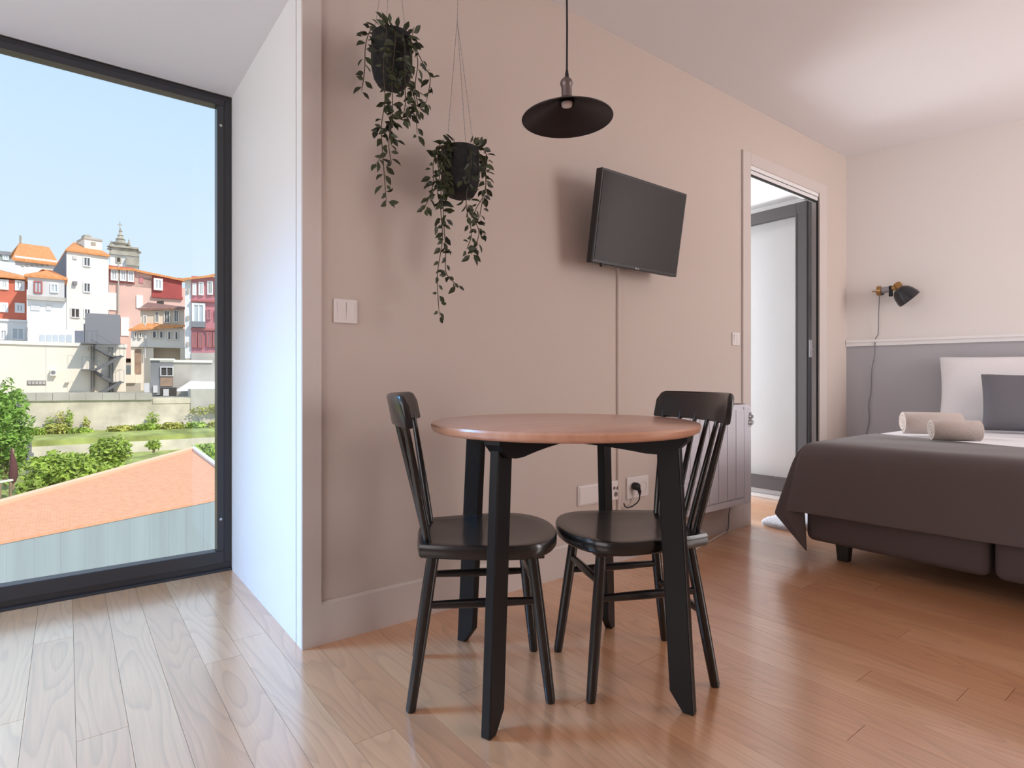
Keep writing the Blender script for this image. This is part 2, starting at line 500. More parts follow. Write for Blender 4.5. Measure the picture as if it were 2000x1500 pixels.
# head box with its shadow line and the dark seal on the jamb
t = MB().box((XD0 + .004, YW, 2.124), (XD1 - .004, 1.955, 2.176)).box((XD0 + .004, YW - .004, 2.150), (XD1 - .004, YW, 2.176))
struct(t.build('trim_10', M_LINING, bevel=0.0015))
t = MB().box((XD0 + .004, YW + .002, 2.114), (XD1 - .004, YW + .014, 2.124)).box((XD1 - .008, YW - .002, 0), (XD1 - .003, YW + .010, 2.172)).box((XD0 + .004, YW - .0012, 2.147), (XD1 - .004, YW + .002, 2.150))
struct(t.build('trim_11', M_DARKGAP))
t = MB().box((XD0, 2.70, 0), (XD1, 2.98, 0.03)).box((XD1 - .05, YW + .04, 0), (XD1 - .004, 2.70, 0.028))
struct(t.build('trim_12', M_LINING, bevel=0.003))

# big fixed window
win = struct(MB().box((XBAY + .012, YF + .01, 0.0), (XL, YF + .075, 0.037)).box((XBAY + .012, YF + .01, 2.151), (XL, YF + .075, ZB - .008))
             .box((0.569, YF + .01, 0.037), (XL, YF + .075, 2.151)).box((XBAY + .012, YF + .01, .037), (XBAY + .045, YF + .075, 2.151))
             .build('window_1', M_FRAME, bevel=0.002))
def sash(x0, x1, z0, z1):
    a, b = YF, YF + 0.06
    h = 0.028
    mb = MB().box((x0, a, z0), (x1, b, z0 + 0.056)).box((x0, a, z1 - h), (x1, b, z1)).box((x0, a, z0 + .056), (x0 + h, b, z1 - h)).box((x1 - h, a, z0 + .056), (x1, b, z1 - h))
    return mb.build('sash', M_FRAME, win, bevel=0.003)
sash(XBAY + .045, 0.569, 0.037, 2.151)
MB().box((XBAY + .07, YF + .028, 0.09), (0.545, YF + .036, 2.125)).build('pane', M_GLASS, win)
for z in (2.03, 0.24):
    MB().lathe([(0.0, 0), (.006, 0), (.006, .004), (0, .004)], 12, xf=Matrix.Translation((0.555, YF, z)) @ Matrix.Rotation(PI / 2, 4, 'X')).build('screw_cap', M_CHROME, win)
# scraped paint marks on the sill, seal bead
MB().box((XBAY + .05, YF - .006, 0.0), (XL, YF + .01, 0.010)).build('sill_bead', M_FRAME, win)

# unseen windows, blinds on closed walls; the lamps in front give the light
def unseen_window(name, c, ax, w_, h_):
    mb = MB()
    def bx(u0, u1, z0, z1, d):
        if ax == 'y': return mb.box((c[0] + u0, c[1], z0), (c[0] + u1, c[1] + d, z1))
        return mb.box((c[0], c[1] + u0, z0), (c[0] + d, c[1] + u1, z1))
    z0, z1 = c[2] - h_ / 2, c[2] + h_ / 2
    for u0, u1, a, b in ((-w_/2-.07, -w_/2, z0-.07, z1+.07), (w_/2, w_/2+.07, z0-.07, z1+.07), (-w_/2, w_/2, z1, z1+.07), (-w_/2, w_/2, z0-.07, z0), (-.03, .03, z0, z1)):
        bx(u0, u1, a, b, 0.06)
    fr = struct(mb.build(name, M_FRAME))
    mb = MB(); bx(-w_/2, w_/2, z0, z1, 0.02); mb.build('blind', M_SHEET, fr)
unseen_window('window_2', (4.30, -2.6, 1.35), 'y', 1.5, 2.1)
unseen_window('window_3', (-2.2, 0.75, 1.35), 'x', 1.5, 1.9)
unseen_window('added_bay_window', (XBAY + .012, 2.42, 1.10), 'x', 0.80, 2.0)  # invented window in the bay's unseen end, goes with the bay fill lamp

# balcony door, leaf folded back against the right side of the recess
door = struct(MB().box((XD0 + .004, 2.84, 0.03), (XD0 + .06, 2.92, ZB)).box((XD1 - .055, 2.90, 0.03), (XD1 - .004, 2.98, ZB)).box((XD0 + .06, 2.86, ZB - .07), (XD1 - .055, 2.96, ZB))
              .build('door_1', M_FRAME2, bevel=0.002))
LX0, LX1, LY0, LY1, LZ0, LZ1 = 4.030, 4.085, 1.925, 2.80, 0.080, 2.108
lf = MB()
for a, b in (((LX0, LY0, LZ0), (LX1, LY0 + .072, LZ1)), ((LX0, LY1 - .10, LZ0), (LX1, LY1, LZ1)),
             ((LX0, LY0 + .072, LZ1 - .08), (LX1, LY1 - .10, LZ1)), ((LX0, LY0 + .072, LZ0), (LX1, LY1 - .10, LZ0 + .092))):
    lf.box(a, b)
leaf_o = lf.build('leaf', M_FRAME2, door, bevel=0.003)
MB().box((LX0 + .012, LY0 - .010, LZ0 + .01), (LX1 - .004, LY0, LZ1 - .006)).build('edge_seal', M_FRAME, leaf_o)
MB().box((LX0 - .004, LY0 + .068, LZ0 + .088), (LX0 + .004, LY0 + .076, LZ1 - .076)).box((LX0 - .004, LY0 + .076, LZ0 + .088), (LX0 + .004, LY1 - .1, LZ0 + .096)).build('glazing_bead', M_FRAME2, leaf_o)
MB().box((LX0 + .02, LY0 + .07, LZ0 + .09), (LX0 + .028, LY1 - .095, LZ1 - .078)).build('pane', M_GLASS, leaf_o)
hd = MB().box((LX0 + .012, LY0 - .016, 1.03), (LX1 - .008, LY0 - .009, 1.15)).tube([(LX1 - .012, LY0 - .012, 1.085), (LX1 + .010, LY0 - .016, 1.085)], 0.006, 8)
hd.build('handle', M_LAMPGREY, leaf_o, bevel=0.001)

# ================================================================== SMALL WALL FITTINGS
def wall_switch(x, z, size, label):
    e_ = empty('light_switch', (x, YW, z), label, 'light switch')
    h = size / 2
    MB().box((-h, -.008, -h), (h, 0, h)).build('plate', M_PLASTIC, e_, bevel=0.003)
    for s in (-1, 1):
        m_ = MB(); q = h * 0.72
        x0, x1 = (-q, -.0008) if s < 0 else (.0008, q)
        m_.hexa([(x0, -.0085, -q), (x1, -.0085, -q), (x1, -.006, -q), (x0, -.006, -q), (x0, -.0135, q), (x1, -.0135, q), (x1, -.006, q), (x0, -.006, q)])
        m_.build('rocker', M_PLASTIC, e_, bevel=0.0008)
    return e_
wall_switch(0.749, 1.105, 0.082, 'white double light switch beside the big window')
wall_switch(3.121, 1.115, 0.075, 'small white light switch beside the balcony door')

e_ = empty('socket_plate', (1.974, YW, 0.345), 'long white wall plate under the television with data ports', 'socket')
MB().box((-.138, -.009, -.046), (.138, 0, .046)).build('plate', M_PLASTIC, e_, bevel=0.003)
MB().box((-.132, -.012, -.040), (.08, -.008, .040)).build('cover', M_PLASTIC, e_, bevel=0.002)
for dx, dz, r_ in ((.098, .012, .008), (.120, .010, .008), (.109, -.018, .012)):
    MB().lathe([(0, 0), (r_ * .55, 0), (r_, .001), (r_, .005), (0, .005)], 16, xf=Matrix.Translation((dx, -.0115, dz)) @ Matrix.Rotation(-PI / 2, 4, 'X')).build('port', M_PORT, e_)
e_ = empty('power_socket', (2.245, YW, 0.343), 'white double power socket with a black plug, right of the data plate', 'socket')
MB().box((-.080, -.009, -.052), (.080, 0, .052)).build('plate', M_PLASTIC, e_, bevel=0.003)
for dx in (-.037, .037):
    MB().lathe([(.030, 0), (.030, .003), (.024, .003), (.021, -.006), (0, -.006)], 24, xf=Matrix.Translation((dx, -.009, 0)) @ Matrix.Rotation(PI / 2, 4, 'X')).build('outlet', M_PLASTIC, e_, smooth=30)
pl = empty('plug_cable', (2.208, YW - .012, 0.345), 'black plug and curling cable in the wall power socket', 'cable')
MB().lathe([(0, 0), (.018, 0), (.019, .018), (.014, .030), (0, .032)], 18, xf=Matrix.Translation((0, -.002, .008)) @ Matrix.Rotation(PI / 2, 4, 'X')).tube([(0, -.028, .005), (.006, -.032, -.015), (.012, -.028, -.035)], [.010, .009, .004], 10).build('plug', M_CABLE, pl, smooth=50)
MB().tube([(.012, -.028, -.033), (.012, -.026, -.055), (-.002, -.022, -.072), (-.03, -.016, -.086), (-.058, -.012, -.090), (-.076, -.010, -.080), (-.082, -.009, -.066)], .0032, 8).build('cord', M_CABLE, pl, smooth=60)
tag(MB().box((2.098, YW - .012, 0.14), (2.116, YW, 1.47)).build('cable_raceway', M_WALL, bevel=0.002), 'slim wall-coloured cable channel running down from the television', 'cable channel')

# ================================================================== TELEVISION
tv = empty('television', (2.095, 1.76, 1.581), 'black flat television on a tilted wall bracket', 'television')
tilt = Matrix.Rotation(math.radians(9), 4, 'X')
MB().box((-.2955, -.014, -.200), (.2955, .022, .200), xf=tilt).build('case', M_TVBODY, tv, bevel=0.004)
MB().box((-.18, .02, -.15), (.18, .045, .08), xf=tilt).build('back_cover', M_TVBODY, tv, bevel=0.01)
MB().box((-.285, -.0160, -.184), (.285, -.0135, .190), xf=tilt).build('screen', M_SCREEN, tv)
lg = MB()
lg.lathe([(0, 0), (.0042, 0), (.0042, .0006), (0, .0006)], 16, xf=tilt @ Matrix.Translation((-.0095, -.0145, -.1925)) @ Matrix.Rotation(PI / 2, 4, 'X'))
for a, b in (((-.002, -.196), (-.0005, -.189)), ((-.002, -.196), (.003, -.1946)), ((.0045, -.196), (.006, -.189)), ((.0045, -.196), (.0105, -.1946)),
             ((.0045, -.1904), (.0105, -.189)), ((.009, -.196), (.0105, -.1925)), ((.0075, -.1932), (.0105, -.192))):
    lg.box((a[0], -.0152, a[1]), (b[0], -.0142, b[1]), xf=tilt)
lg.build('maker_mark', M_LOGO, tv)
MB().box((-.04, .03, -.04), (.04, .115, -.02)).box((-.06, .115, -.09), (.06, .134, .07)).tube([(0, .04, .0), (0, .12, .0)], .02, 12).build('bracket', M_BLACKMETAL, tv, bevel=0.003)
MB().tube([(-.26, .0, -.205), (-.25, .004, -.212)], .006, 8).build('sensor_foot', M_TVBODY, tv)

# ================================================================== HEATER
ht = empty('wall_heater', (2.79, YW, 0.0), 'white electric panel heater on the wall below the small switch', 'heater')
HX0, HX1, HY0, HZ0, HZ1 = -.345, .32, -.105, .165, .735
MB().box((HX0, HY0 + .006, HZ0), (HX1, -.022, HZ1)).build('body', M_HEATER, ht, bevel=0.008, seg=3)
npan = 7
pw = (HX1 - HX0 - .075) / npan
for i in range(npan):
    x0 = HX0 + .004 + i * pw
    MB().box((x0 + .0025, HY0 - .002, HZ0 + .045), (x0 + pw - .0025, HY0 + .007, HZ1 - .03)).build('panel', M_HEATER, ht, bevel=0.003)
MB().box((HX0 + .004, HY0, HZ0 + .006), (HX1 - .07, HY0 + .01, HZ0 + .04)).build('lower_panel', M_HEATER, ht, bevel=0.003)
MB().box((HX1 - .072, HY0 - .003, HZ0 + .01), (HX1, HY0 + .012, HZ1 - .012)).build('control_housing', M_HEATER, ht, bevel=0.006)
MB().box((HX0 + .02, HY0 + .02, HZ1 - .001), (HX1 - .03, HY0 + .03, HZ1 + .004)).box((HX0 + .02, HY0 + .048, HZ1 - .001), (HX1 - .03, HY0 + .06, HZ1 + .004)).build('grille', M_FRAME2, ht)
MB().box((HX0 + .03, -.024, .30), (HX0 + .08, -.001, .62)).build('wall_bracket', M_HEATER, ht)
MB().box((HX1 - .11, -.024, .30), (HX1 - .06, -.001, .62)).build('wall_bracket', M_HEATER, ht)
for z, r_ in ((.665, .013), (.632, .016)):
    MB().lathe([(0, -.004), (r_, -.004), (r_, .010), (r_ * .8, .014), (0, .014)], 20, xf=Matrix.Translation((HX1 - .016, HY0 - .005, z)) @ Matrix.Rotation(PI / 2, 4, 'X')).build('knob', M_CHROME, ht, smooth=40)
MB().box((HX1 - .034, HY0 - .0045, .607), (HX1 - .002, HY0 - .002, .688)).build('control_plate', M_CHROME, ht, bevel=0.001)
MB().tube([(.20, -.05, .17), (.20, -.045, .13), (.215, -.03, .10), (.232, -.02, .05), (.226, -.02, .018), (.205, -.02, .006)], .0035, 8).build('cord', M_CORDGREY, ht, smooth=60)
tag(MB().tube([(2.995, 1.886, .004), (2.80, 1.84, .004), (2.62, 1.80, .004), (2.52, 1.775, .004), (2.44, 1.79, .004), (2.36, 1.74, .004), (2.27, 1.72, .004), (2.16, 1.76, .004)], .0035, 8).build('floor_cable', M_CORDWHITE, smooth=60),
    'thin white cable lying on the boards under the heater', 'cable')

# ================================================================== TABLE
TC = Vector((1.180, 1.284, 0))
tb = empty('round_table', TC, 'round dining table with reddish wooden top and black splayed legs', 'table')
R = 0.394
MB().lathe([(0, .722), (R - .016, .722), (R - .006, .727), (R - .0015, .735), (R, .742), (R - .003, .7475), (R - .009, .750), (0, .750)], 96).build('tabletop', M_TABLE, tb, smooth=35, merge=1e-5)
# diagonal cross beams, arched below, bevelled ends
for i, ang in enumerate((math.radians(200), math.radians(289))):
    d = Vector((math.cos(ang), math.sin(ang), 0)); s = Vector((-d.y, d.x, 0))
    top, n_ = .7215, 20
    L = .378
    lo, up = [], []
    for k in range(n_ + 1):
        u = -1 + 2 * k / n_
        r_ = u * L
        a = abs(u)
        if a > 0.88: zb = .672 + (a - .88) / .12 * .040
        elif a > 0.70: zb = .672
        else: zb = .672 + .017 * (1 - (a / .70) ** 2)
        lo.append((r_, zb))
    mb = MB()
    for k in range(n_):
        (r0, z0), (r1, z1) = lo[k], lo[k + 1]
        hw = .0225
        mb.hexa([d * r0 - s * hw + Vector((0, 0, z0)), d * r1 - s * hw + Vector((0, 0, z1)), d * r1 + s * hw + Vector((0, 0, z1)), d * r0 + s * hw + Vector((0, 0, z0)),
                 d * r0 - s * hw + Vector((0, 0, top)), d * r1 - s * hw + Vector((0, 0, top)), d * r1 + s * hw + Vector((0, 0, top)), d * r0 + s * hw + Vector((0, 0, top))])
    mb.build('cross_beam', M_BLACKWOOD, tb, merge=1e-4)
feet = [(0.833, 1.164), (1.290, 0.937), (1.060, 1.628), (1.506, 1.407)]
for fx, fy in feet:
    rel = Vector((fx, fy, 0)) - TC
    d = rel.normalized(); s = Vector((-d.y, d.x, 0))
    rb = rel.length; rt_ = rb - .040
    hr, hs = .0310, .0135          # half depth along the radius, half width across
    zt, zcut = .712, .048
    def pt(r_, ss, z): return d * r_ + s * ss + Vector((0, 0, z))
    def rad(z): return rb + (rt_ - rb) * z / zt
    mb = MB()
    # lower end: outer edge on the floor, inner corner sawn away
    ring0 = [pt(rad(0) + hr, -hs, 0), pt(rad(0) + hr, hs, 0), pt(rad(0) + .002, hs, 0), pt(rad(0) + .002, -hs, 0)]
    ring1 = [pt(rad(zcut) + hr, -hs, zcut), pt(rad(zcut) + hr, hs, zcut), pt(rad(zcut) - hr, hs, zcut), pt(rad(zcut) - hr, -hs, zcut)]
    ring2 = [pt(rt_ + hr, -hs, zt), pt(rt_ + hr, hs, zt), pt(rt_ - hr, hs, zt), pt(rt_ - hr, -hs, zt)]
    mb.add(ring0 + ring1 + ring2, [(3,2,1,0), (8,9,10,11)] + [(a + o, (a + 1) % 4 + o, (a + 1) % 4 + o + 4, a + o + 4) for o in (0, 4) for a in range(4)])
    mb.build('leg', M_BLACKWOOD, tb, bevel=0.003)

# ================================================================== CHAIRS
def make_chair(loc, rotz, label, group):
    ch = empty('dining_chair', loc, label, 'chair', rotz, group)
    # seat: D shaped, dished
    def half(x):
        # half width of seat at x
        if x < -.10: return .150 + (x + .165) * .30
        if x < .09:
            t_ = (x + .10) / .19
            return .1695 + .0285 * math.sin(t_ * PI / 2)
        t_ = min(1, (x - .09) / .137)
        return .198 * math.sqrt(max(0.0, 1 - t_ ** 2.3))
    rim = []
    xs = [-.165, -.14, -.10, -.06, -.02, .02, .06, .09, .115, .14, .16, .18, .195, .207, .216, .222, .2255]
    for x in xs: rim.append((x, half(x)))
    rim.append((.227, 0.0))
    outline = [(x, y) for x, y in rim] + [(x, -y) for x, y in reversed(rim[:-1])]
    # rear edge slightly bowed
    outline += [(-.172, -.09), (-.175, 0), (-.172, .09)]
    n_ = len(outline)
    cx_ = .02
    mb = MB(); vs = []; 
    def ring(k, z, dish=0.0): return [Vector((cx_ + (x - cx_) * k, y * k, z - dish * (1 - 0))) for x, y in outline]
    rows = [ring(.0, .399), ring(.92, .399), ring(.975, .401), ring(1.0, .408), ring(1.0, .430), ring(.985, .4365), ring(.955, .438), ring(.80, .434), ring(.55, .4285), ring(.25, .4265), ring(.0, .426)]
    mb.grid(rows, closed=True)
    mb.build('seat', M_CHAIRWOOD, ch, smooth=50, merge=1e-5)
    legs = {}
    for sx in (-1, 1):
        for sy in (-1, 1):
            foot = Vector((.187 if sx > 0 else -.187, .152 * sy, 0))
            top = Vector((.140 if sx > 0 else -.125, .112 * sy, .412))
            dr = (foot - top).normalized()
            p = lambda q: foot + (top - foot) * q
            MB().tube([p(0), p(.015), p(.25), p(.6), p(1)], [.0115, .0135, .0150, .0158, .0150], 16).build('leg', M_CHAIRWOOD, ch, smooth=50)
            legs[(sx, sy)] = (foot, top)
    def on(k, z):
        f_, t_ = legs[k]; return f_ + (t_ - f_) * (z / t_.z)
    for a, b, z in (((1, 1), (-1, 1), .268), ((1, -1), (-1, -1), .268), ((1, 1), (1, -1), .312), ((-1, 1), (-1, -1), .208)):
        A, B = on(a, z), on(b, z)
        MB().tube([A, A.lerp(B, .3), A.lerp(B, .5), A.lerp(B, .7), B], [.0095, .0120, .0126, .0120, .0095], 12).build('stretcher', M_CHAIRWOOD, ch, smooth=50)
    # mounting pads under the seat
    mb = MB().box((.085, -.155, .390), (.170, .155, .4005))
    mb.build('batten', M_CHAIRWOOD, ch, bevel=.003)
    # backrest rail: bent board, hollow to the front
    def arc(y, off):
        x = -.247 + .052 * (y / .212) ** 2
        return x + off
    mb = MB(); rows = []
    N = 40
    secs = [(0.0, .752), (0.0, .826), (.004, .832), (.010, .835), (.016, .832), (.019, .826), (.019, .752), (.014, .748), (.005, .748)]
    for k in range(N + 1):
        y = -.212 + .424 * k / N
        # rounded top corners
        a = abs(y) / .212
        drop = 0.0
        if a > .90: drop = .020 * (1 - math.sqrt(max(0, 1 - ((a - .90) / .10) ** 2)))
        row = []
        for off, z in secs:
            zz = z - (drop if z > .80 else 0)
            lean = -(zz - .75) * .20
            row.append(Vector((arc(y, off + lean), y, zz)))
        rows.append(row)
    mb.grid(rows, closed=True)
    m_ = len(secs)
    mb.add(rows[0], [tuple(range(m_))]); mb.add(rows[-1], [tuple(range(m_ - 1, -1, -1))])
    mb.build('backrest', M_CHAIRWOOD, ch, smooth=45, merge=1e-5)
    for i in range(6):
        u = (i - 2.5) / 2.5
        yb, yt = .122 * u, .182 * u
        B = Vector((-.142 + .010 * (1 - u * u) * -1, yb, .428)); T = Vector((arc(yt, .0095), yt, .768))
        r_ = 1.12 if i in (0, 5) else 0.92
        MB().tube([B, B.lerp(T, .25), B.lerp(T, .6), T], [.0092 * r_, .0100 * r_, .0088 * r_, .0070 * r_], 12).build('spindle', M_CHAIRWOOD, ch, smooth=50)
    return ch
chair1 = make_chair((.955, 1.405, 0), math.radians(-31), 'black wooden spindle-back chair on the window side of the round table', 'chairs at the round table')
chair2 = copy_tree(chair1)
chair2.location = (1.358, 1.1725, 0); chair2.rotation_euler = (0, 0, math.radians(155.0))
chair2['label'] = 'black wooden spindle-back chair on the bed side of the round table'

# ================================================================== PENDANT LAMP
pd = empty('pendant_lamp', (1.185, 1.274, 0), 'black dished pendant lamp on a cord above the round table', 'lamp')
tl = Matrix.Translation((0, 0, 1.700)) @ Matrix.Rotation(math.radians(1.4), 4, Vector((math.cos(YAW), math.sin(YAW), 0)) * -1)
prof_o = [(.020, .013), (.026, .011), (.034, .006), (.055, -.006), (.085, -.021), (.115, -.036), (.1345, -.0455), (.1362, -.048)]
prof_i = [(.1352, -.0492), (.1335, -.0472), (.114, -.0380), (.084, -.0230), (.054, -.0080), (.033, .0030), (.0225, .0080), (.0225, -.004)]
sh = MB().lathe(prof_o + prof_i[:1], 72, 0, xf=tl); sh.lathe(prof_i, 72, 1, xf=tl)
sh.build('shade', [M_BLACKMETAL, M_SHADEIN], pd, smooth=50, fixn=False)
MB().lathe([(.0, .076), (.006, .076), (.0105, .073), (.0165, .067), (.0185, .061), (.0185, .055), (.0165, .051), (.0155, .045), (.0155, .010), (.0, .010)], 32, xf=tl).build('lamp_socket', M_SOCKET, pd, smooth=40, merge=1e-5)
MB().lathe([(.0165, .012), (.0180, .008), (.0180, .003), (.0165, .000)], 32, xf=tl).build('socket_ring', M_CHROME, pd, smooth=40)
MB().lathe([(0, .008), (.0150, .007), (.0165, .000), (.0168, -.006), (.0150, -.010), (.010, -.0125), (0, -.0135)], 32, xf=tl).build('bulb', M_BULB, pd, smooth=60, merge=1e-5)
MB().tube([(0, 0, 1.776), (0, 0, 1.785), (0, 0, 1.799)], [.0062, .0056, .0034], 14).build('cord_grip', M_CABLE, pd, smooth=50)
MB().tube([(0, 0, 1.795), (.001, 0, 1.93), (-.0005, .001, 2.1), (.0005, 0, 2.3), (0, 0, 2.51)], .0030, 10).build('cord', M_CABLE, pd, smooth=60)
MB().lathe([(0, 2.53), (.05, 2.53), (.05, 2.51), (.03, 2.505), (0, 2.505)], 32).build('ceiling_rose', M_BLACKMETAL, pd, smooth=40)

# ================================================================== HANGING PLANTERS
def leaf_mesh():
    me = bpy.data.meshes.new('leaf')
    L, W, f_ = .040, .0098, .004
    vs = [(0, 0, 0), (-W * .75, f_, -.011), (-W, f_, -.019), (-W * .62, f_ * .7, -.030), (0, -.003, -L), (W * .62, f_ * .7, -.030), (W, f_, -.019), (W * .75, f_, -.011), (0, 0, -.012), (0, -.001, -.022), (0, -.002, -.031)]
    fs = [(0, 1, 8), (1, 2, 9, 8), (2, 3, 10, 9), (3, 4, 10), (0, 8, 7), (7, 8, 9, 6), (6, 9, 10, 5), (5, 10, 4)]
    me.from_pydata(vs, [], fs); me.materials.append(M_LEAF)
    me.polygons.foreach_set('use_smooth', [True] * len(fs)); me.update()
    return me
LEAF = leaf_mesh()
def catmull(pts, n):
    P = [pts[0]] + list(pts) + [pts[-1]]
    P = [Vector(p) for p in P]; out = []
    for i in range(1, len(P) - 2):
        for k in range(n):
            t_ = k / n
            a, b, c_, d = P[i - 1], P[i], P[i + 1], P[i + 2]
            out.append(0.5 * ((2 * b) + (c_ - a) * t_ + (2 * a - 5 * b + 4 * c_ - d) * t_ ** 2 + (3 * b - a - 3 * c_ + d) * t_ ** 3))
    out.append(P[-2]); return out
def add_leaf(parent, p, direction, rl, size):
    z = -Vector(direction).normalized()
    face = Vector((rl.gauss(-.25, .8), -1.0, rl.gauss(0, .7)))
    x = face.cross(z)
    if x.length < .05: x = Vector((1, 0, 0)).cross(z)
    x.normalize(); y = z.cross(x)
    mx = Matrix((x, y, z)).transposed().to_4x4()
    o = bpy.data.objects.new('leaf', LEAF)
    o.parent = parent
    o.matrix_local = Matrix.Translation(p) @ mx @ Matrix.Scale(size, 4)
    COL.objects.link(o)
def planter(loc, label, vines, chains, pot_h, seed, crown):
    rl = random.Random(seed)
    e_ = empty('hanging_planter', loc, label, 'plant', group='planters hanging by the long wall')
    h = pot_h
    MB().lathe([(0, -h/2), (.026, -h/2), (.046, -h/2 + .008), (.058, -h/2 + .028), (.0655, -h/2 + .06), (.067, 0), (.0665, h/2 - .03), (.064, h/2), (.060, h/2), (.060, h/2 - .02), (0, h/2 - .022)], 40).build('pot', M_POT, e_, smooth=50, merge=1e-5)
    for pts in chains:
        mb = MB(); P = [Vector(p) for p in pts]
        for a, b in zip(P[:-1], P[1:]):
            n_ = max(2, int((b - a).length / .009))
            q = [a.lerp(b, k / n_) for k in range(n_ + 1)]
            mb.tube(q, [(.00085 if k % 2 else .0016) for k in range(n_ + 1)], 5)
        mb.build('chain', M_CHAIN, e_, smooth=60)
    for pts in vines:
        P = []
        for i, q in enumerate(pts):
            x, z = q[0], q[1]
            y = q[2] if len(q) > 2 else -.02
            P.append((x, y, z))
        P = [P[0]] + [(p[0] + rl.uniform(-.006, .006), p[1] + rl.uniform(-.008, .004), p[2]) for p in P[1:]]
        C = catmull(P, 10)
        MB().tube(C, [.0016] * (len(C) - 4) + [.0013, .0011, .0009, .0007], 5).build('vine', M_VINE, e_, smooth=60)
        acc = 0.0; side = 1
        for i in range(1, len(C)):
            acc += (C[i] - C[i - 1]).length
            if acc > .021 or i == len(C) - 1:
                acc = 0
                t_ = (C[i] - C[i - 1]).normalized()
                for s in ((side,) if rl.random() < .45 else (1, -1)):
                    dv = t_ * rl.uniform(.1, 1.0) + Vector((s * rl.uniform(.2, 1.2), rl.uniform(-.7, .3), rl.uniform(-.5, .5)))
                    st_ = C[i] + dv.normalized() * rl.uniform(0, .012)
                    add_leaf(e_, st_, dv, rl, rl.uniform(.55, 1.05))
                if rl.random() < .22 and 10 < i < len(C) - 6:
                    d2 = (t_ * rl.uniform(.3, .9) + Vector((rl.choice((-1, 1)) * rl.uniform(.5, 1), rl.uniform(-.4, .1), -.2))).normalized()
                    e2 = C[i] + d2 * rl.uniform(.025, .05)
                    MB().tube([C[i], C[i].lerp(e2, .5) + Vector((0, 0, .003)), e2], .0009, 5).build('twig', M_VINE, e_, smooth=60)
                    for q in range(3):
                        add_leaf(e_, e2 - d2 * .012 * q, d2 + Vector((rl.uniform(-1, 1), rl.uniform(-.5, .3), rl.uniform(-.8, .6))), rl, rl.uniform(.5, .95))
                side = -side
    for k in range(crown):
        a = rl.uniform(0, 2 * PI); r_ = rl.uniform(.015, .062)
        b = Vector((r_ * math.cos(a), r_ * math.sin(a), h / 2 - .025))
        tip = b + Vector((math.cos(a) * rl.uniform(.0, .035), math.sin(a) * .02, rl.uniform(.025, .065)))
        if k % 3 == 0: MB().tube([b, b.lerp(tip, .5) + Vector((.003, 0, 0)), tip], .0012, 5).build('vine', M_VINE, e_, smooth=60)
        add_leaf(e_, tip - Vector((0, 0, .012)), (math.cos(a) * .8, math.sin(a) * .3, rl.uniform(-.1, 1.3)), rl, rl.uniform(.65, 1.05))
    return e_
V1 = [[(-.036, .074), (-.077, .076), (-.101, .018), (-.104, -.064), (-.108, -.138)],
      [(.046, .086), (.077, .072), (.108, .013), (.131, -.023), (.108, -.108)],
      [(-.041, .083, -.05), (-.059, .02, -.07), (-.055, -.066, -.07), (-.049, -.154, -.05), (-.057, -.247, -.04), (-.045, -.343, -.04), (-.041, -.475, -.04)],
      [(-.018, .083, -.05), (-.028, .02, -.078), (-.031, -.09, -.07), (-.024, -.188, -.05), (-.031, -.29, -.04), (-.024, -.355, -.04)],
      [(.028, .084, -.05), (.030, .02, -.078), (.024, -.082, -.07), (.05, -.142, -.06), (.065, -.236, -.05)],
      [(.009, .084, -.05), (.008, .02, -.08), (.005, -.096, -.075), (.013, -.153, -.06), (.005, -.21, -.06)],
      [(.035, .08, -.05), (.060, .0, -.06), (.055, -.09, -.06), (.075, -.15, -.05)]]
C1 = [[(-.062, 0, .07), (-.022, 0, .33), (0, 0, .50)], [(.058, 0, .07), (.020, 0, .33), (0, 0, .50)], [(0, .05, .07), (0, .02, .3), (0, 0, .50)], [(0, 0, .495), (0, 0, .611)]]
planter((.846, 1.75, 1.915), 'higher trailing plant in a charcoal pot, hung nearer the big window', V1, C1, .168, 5, 26)
V2 = [[(-.032, .09), (-.094, .077), (-.129, .007), (-.125, -.071), (-.154, -.155)],
      [(-.043, .09), (-.104, .048), (-.092, -.038), (-.108, -.103), (-.08, -.16)],
      [(-.04, .085), (-.088, .06), (-.118, .02), (-.10, -.04), (-.125, -.10)],
      [(-.032, .09), (-.088, .034), (-.096, -.127), (-.094, -.251), (-.104, -.376), (-.108, -.515)],
      [(-.043, .09), (-.08, 0), (-.088, -.161), (-.08, -.285), (-.072, -.364), (-.03, -.401)],
      [(.033, .09), (.066, .105), (.093, .076), (.088, .01)],
      [(.022, .09, -.05), (.055, .03, -.065), (.070, -.059, -.05), (.048, -.138), (.057, -.21), (.033, -.288)],
      [(0, .09, -.05), (-.01, .02, -.078), (-.017, -.104, -.06), (0, -.155, -.04), (.026, -.215), (.011, -.272)],
      [(.044, .09, -.04), (.080, .02, -.04), (.088, -.028, -.03), (.084, -.085), (.066, -.153)]]
AP = (-.015, 0, .542)
C2 = [[(-.058, 0, .07), AP], [(-.010, -.05, .07), AP], [(.062, 0, .07), AP], [AP, (-.013, 0, .60), (-.014, 0, .92)]]
planter((1.1137, 1.75, 1.607), 'lower trailing plant in a black pot on three chains, right of the other planter', V2, C2, .175, 11, 20)

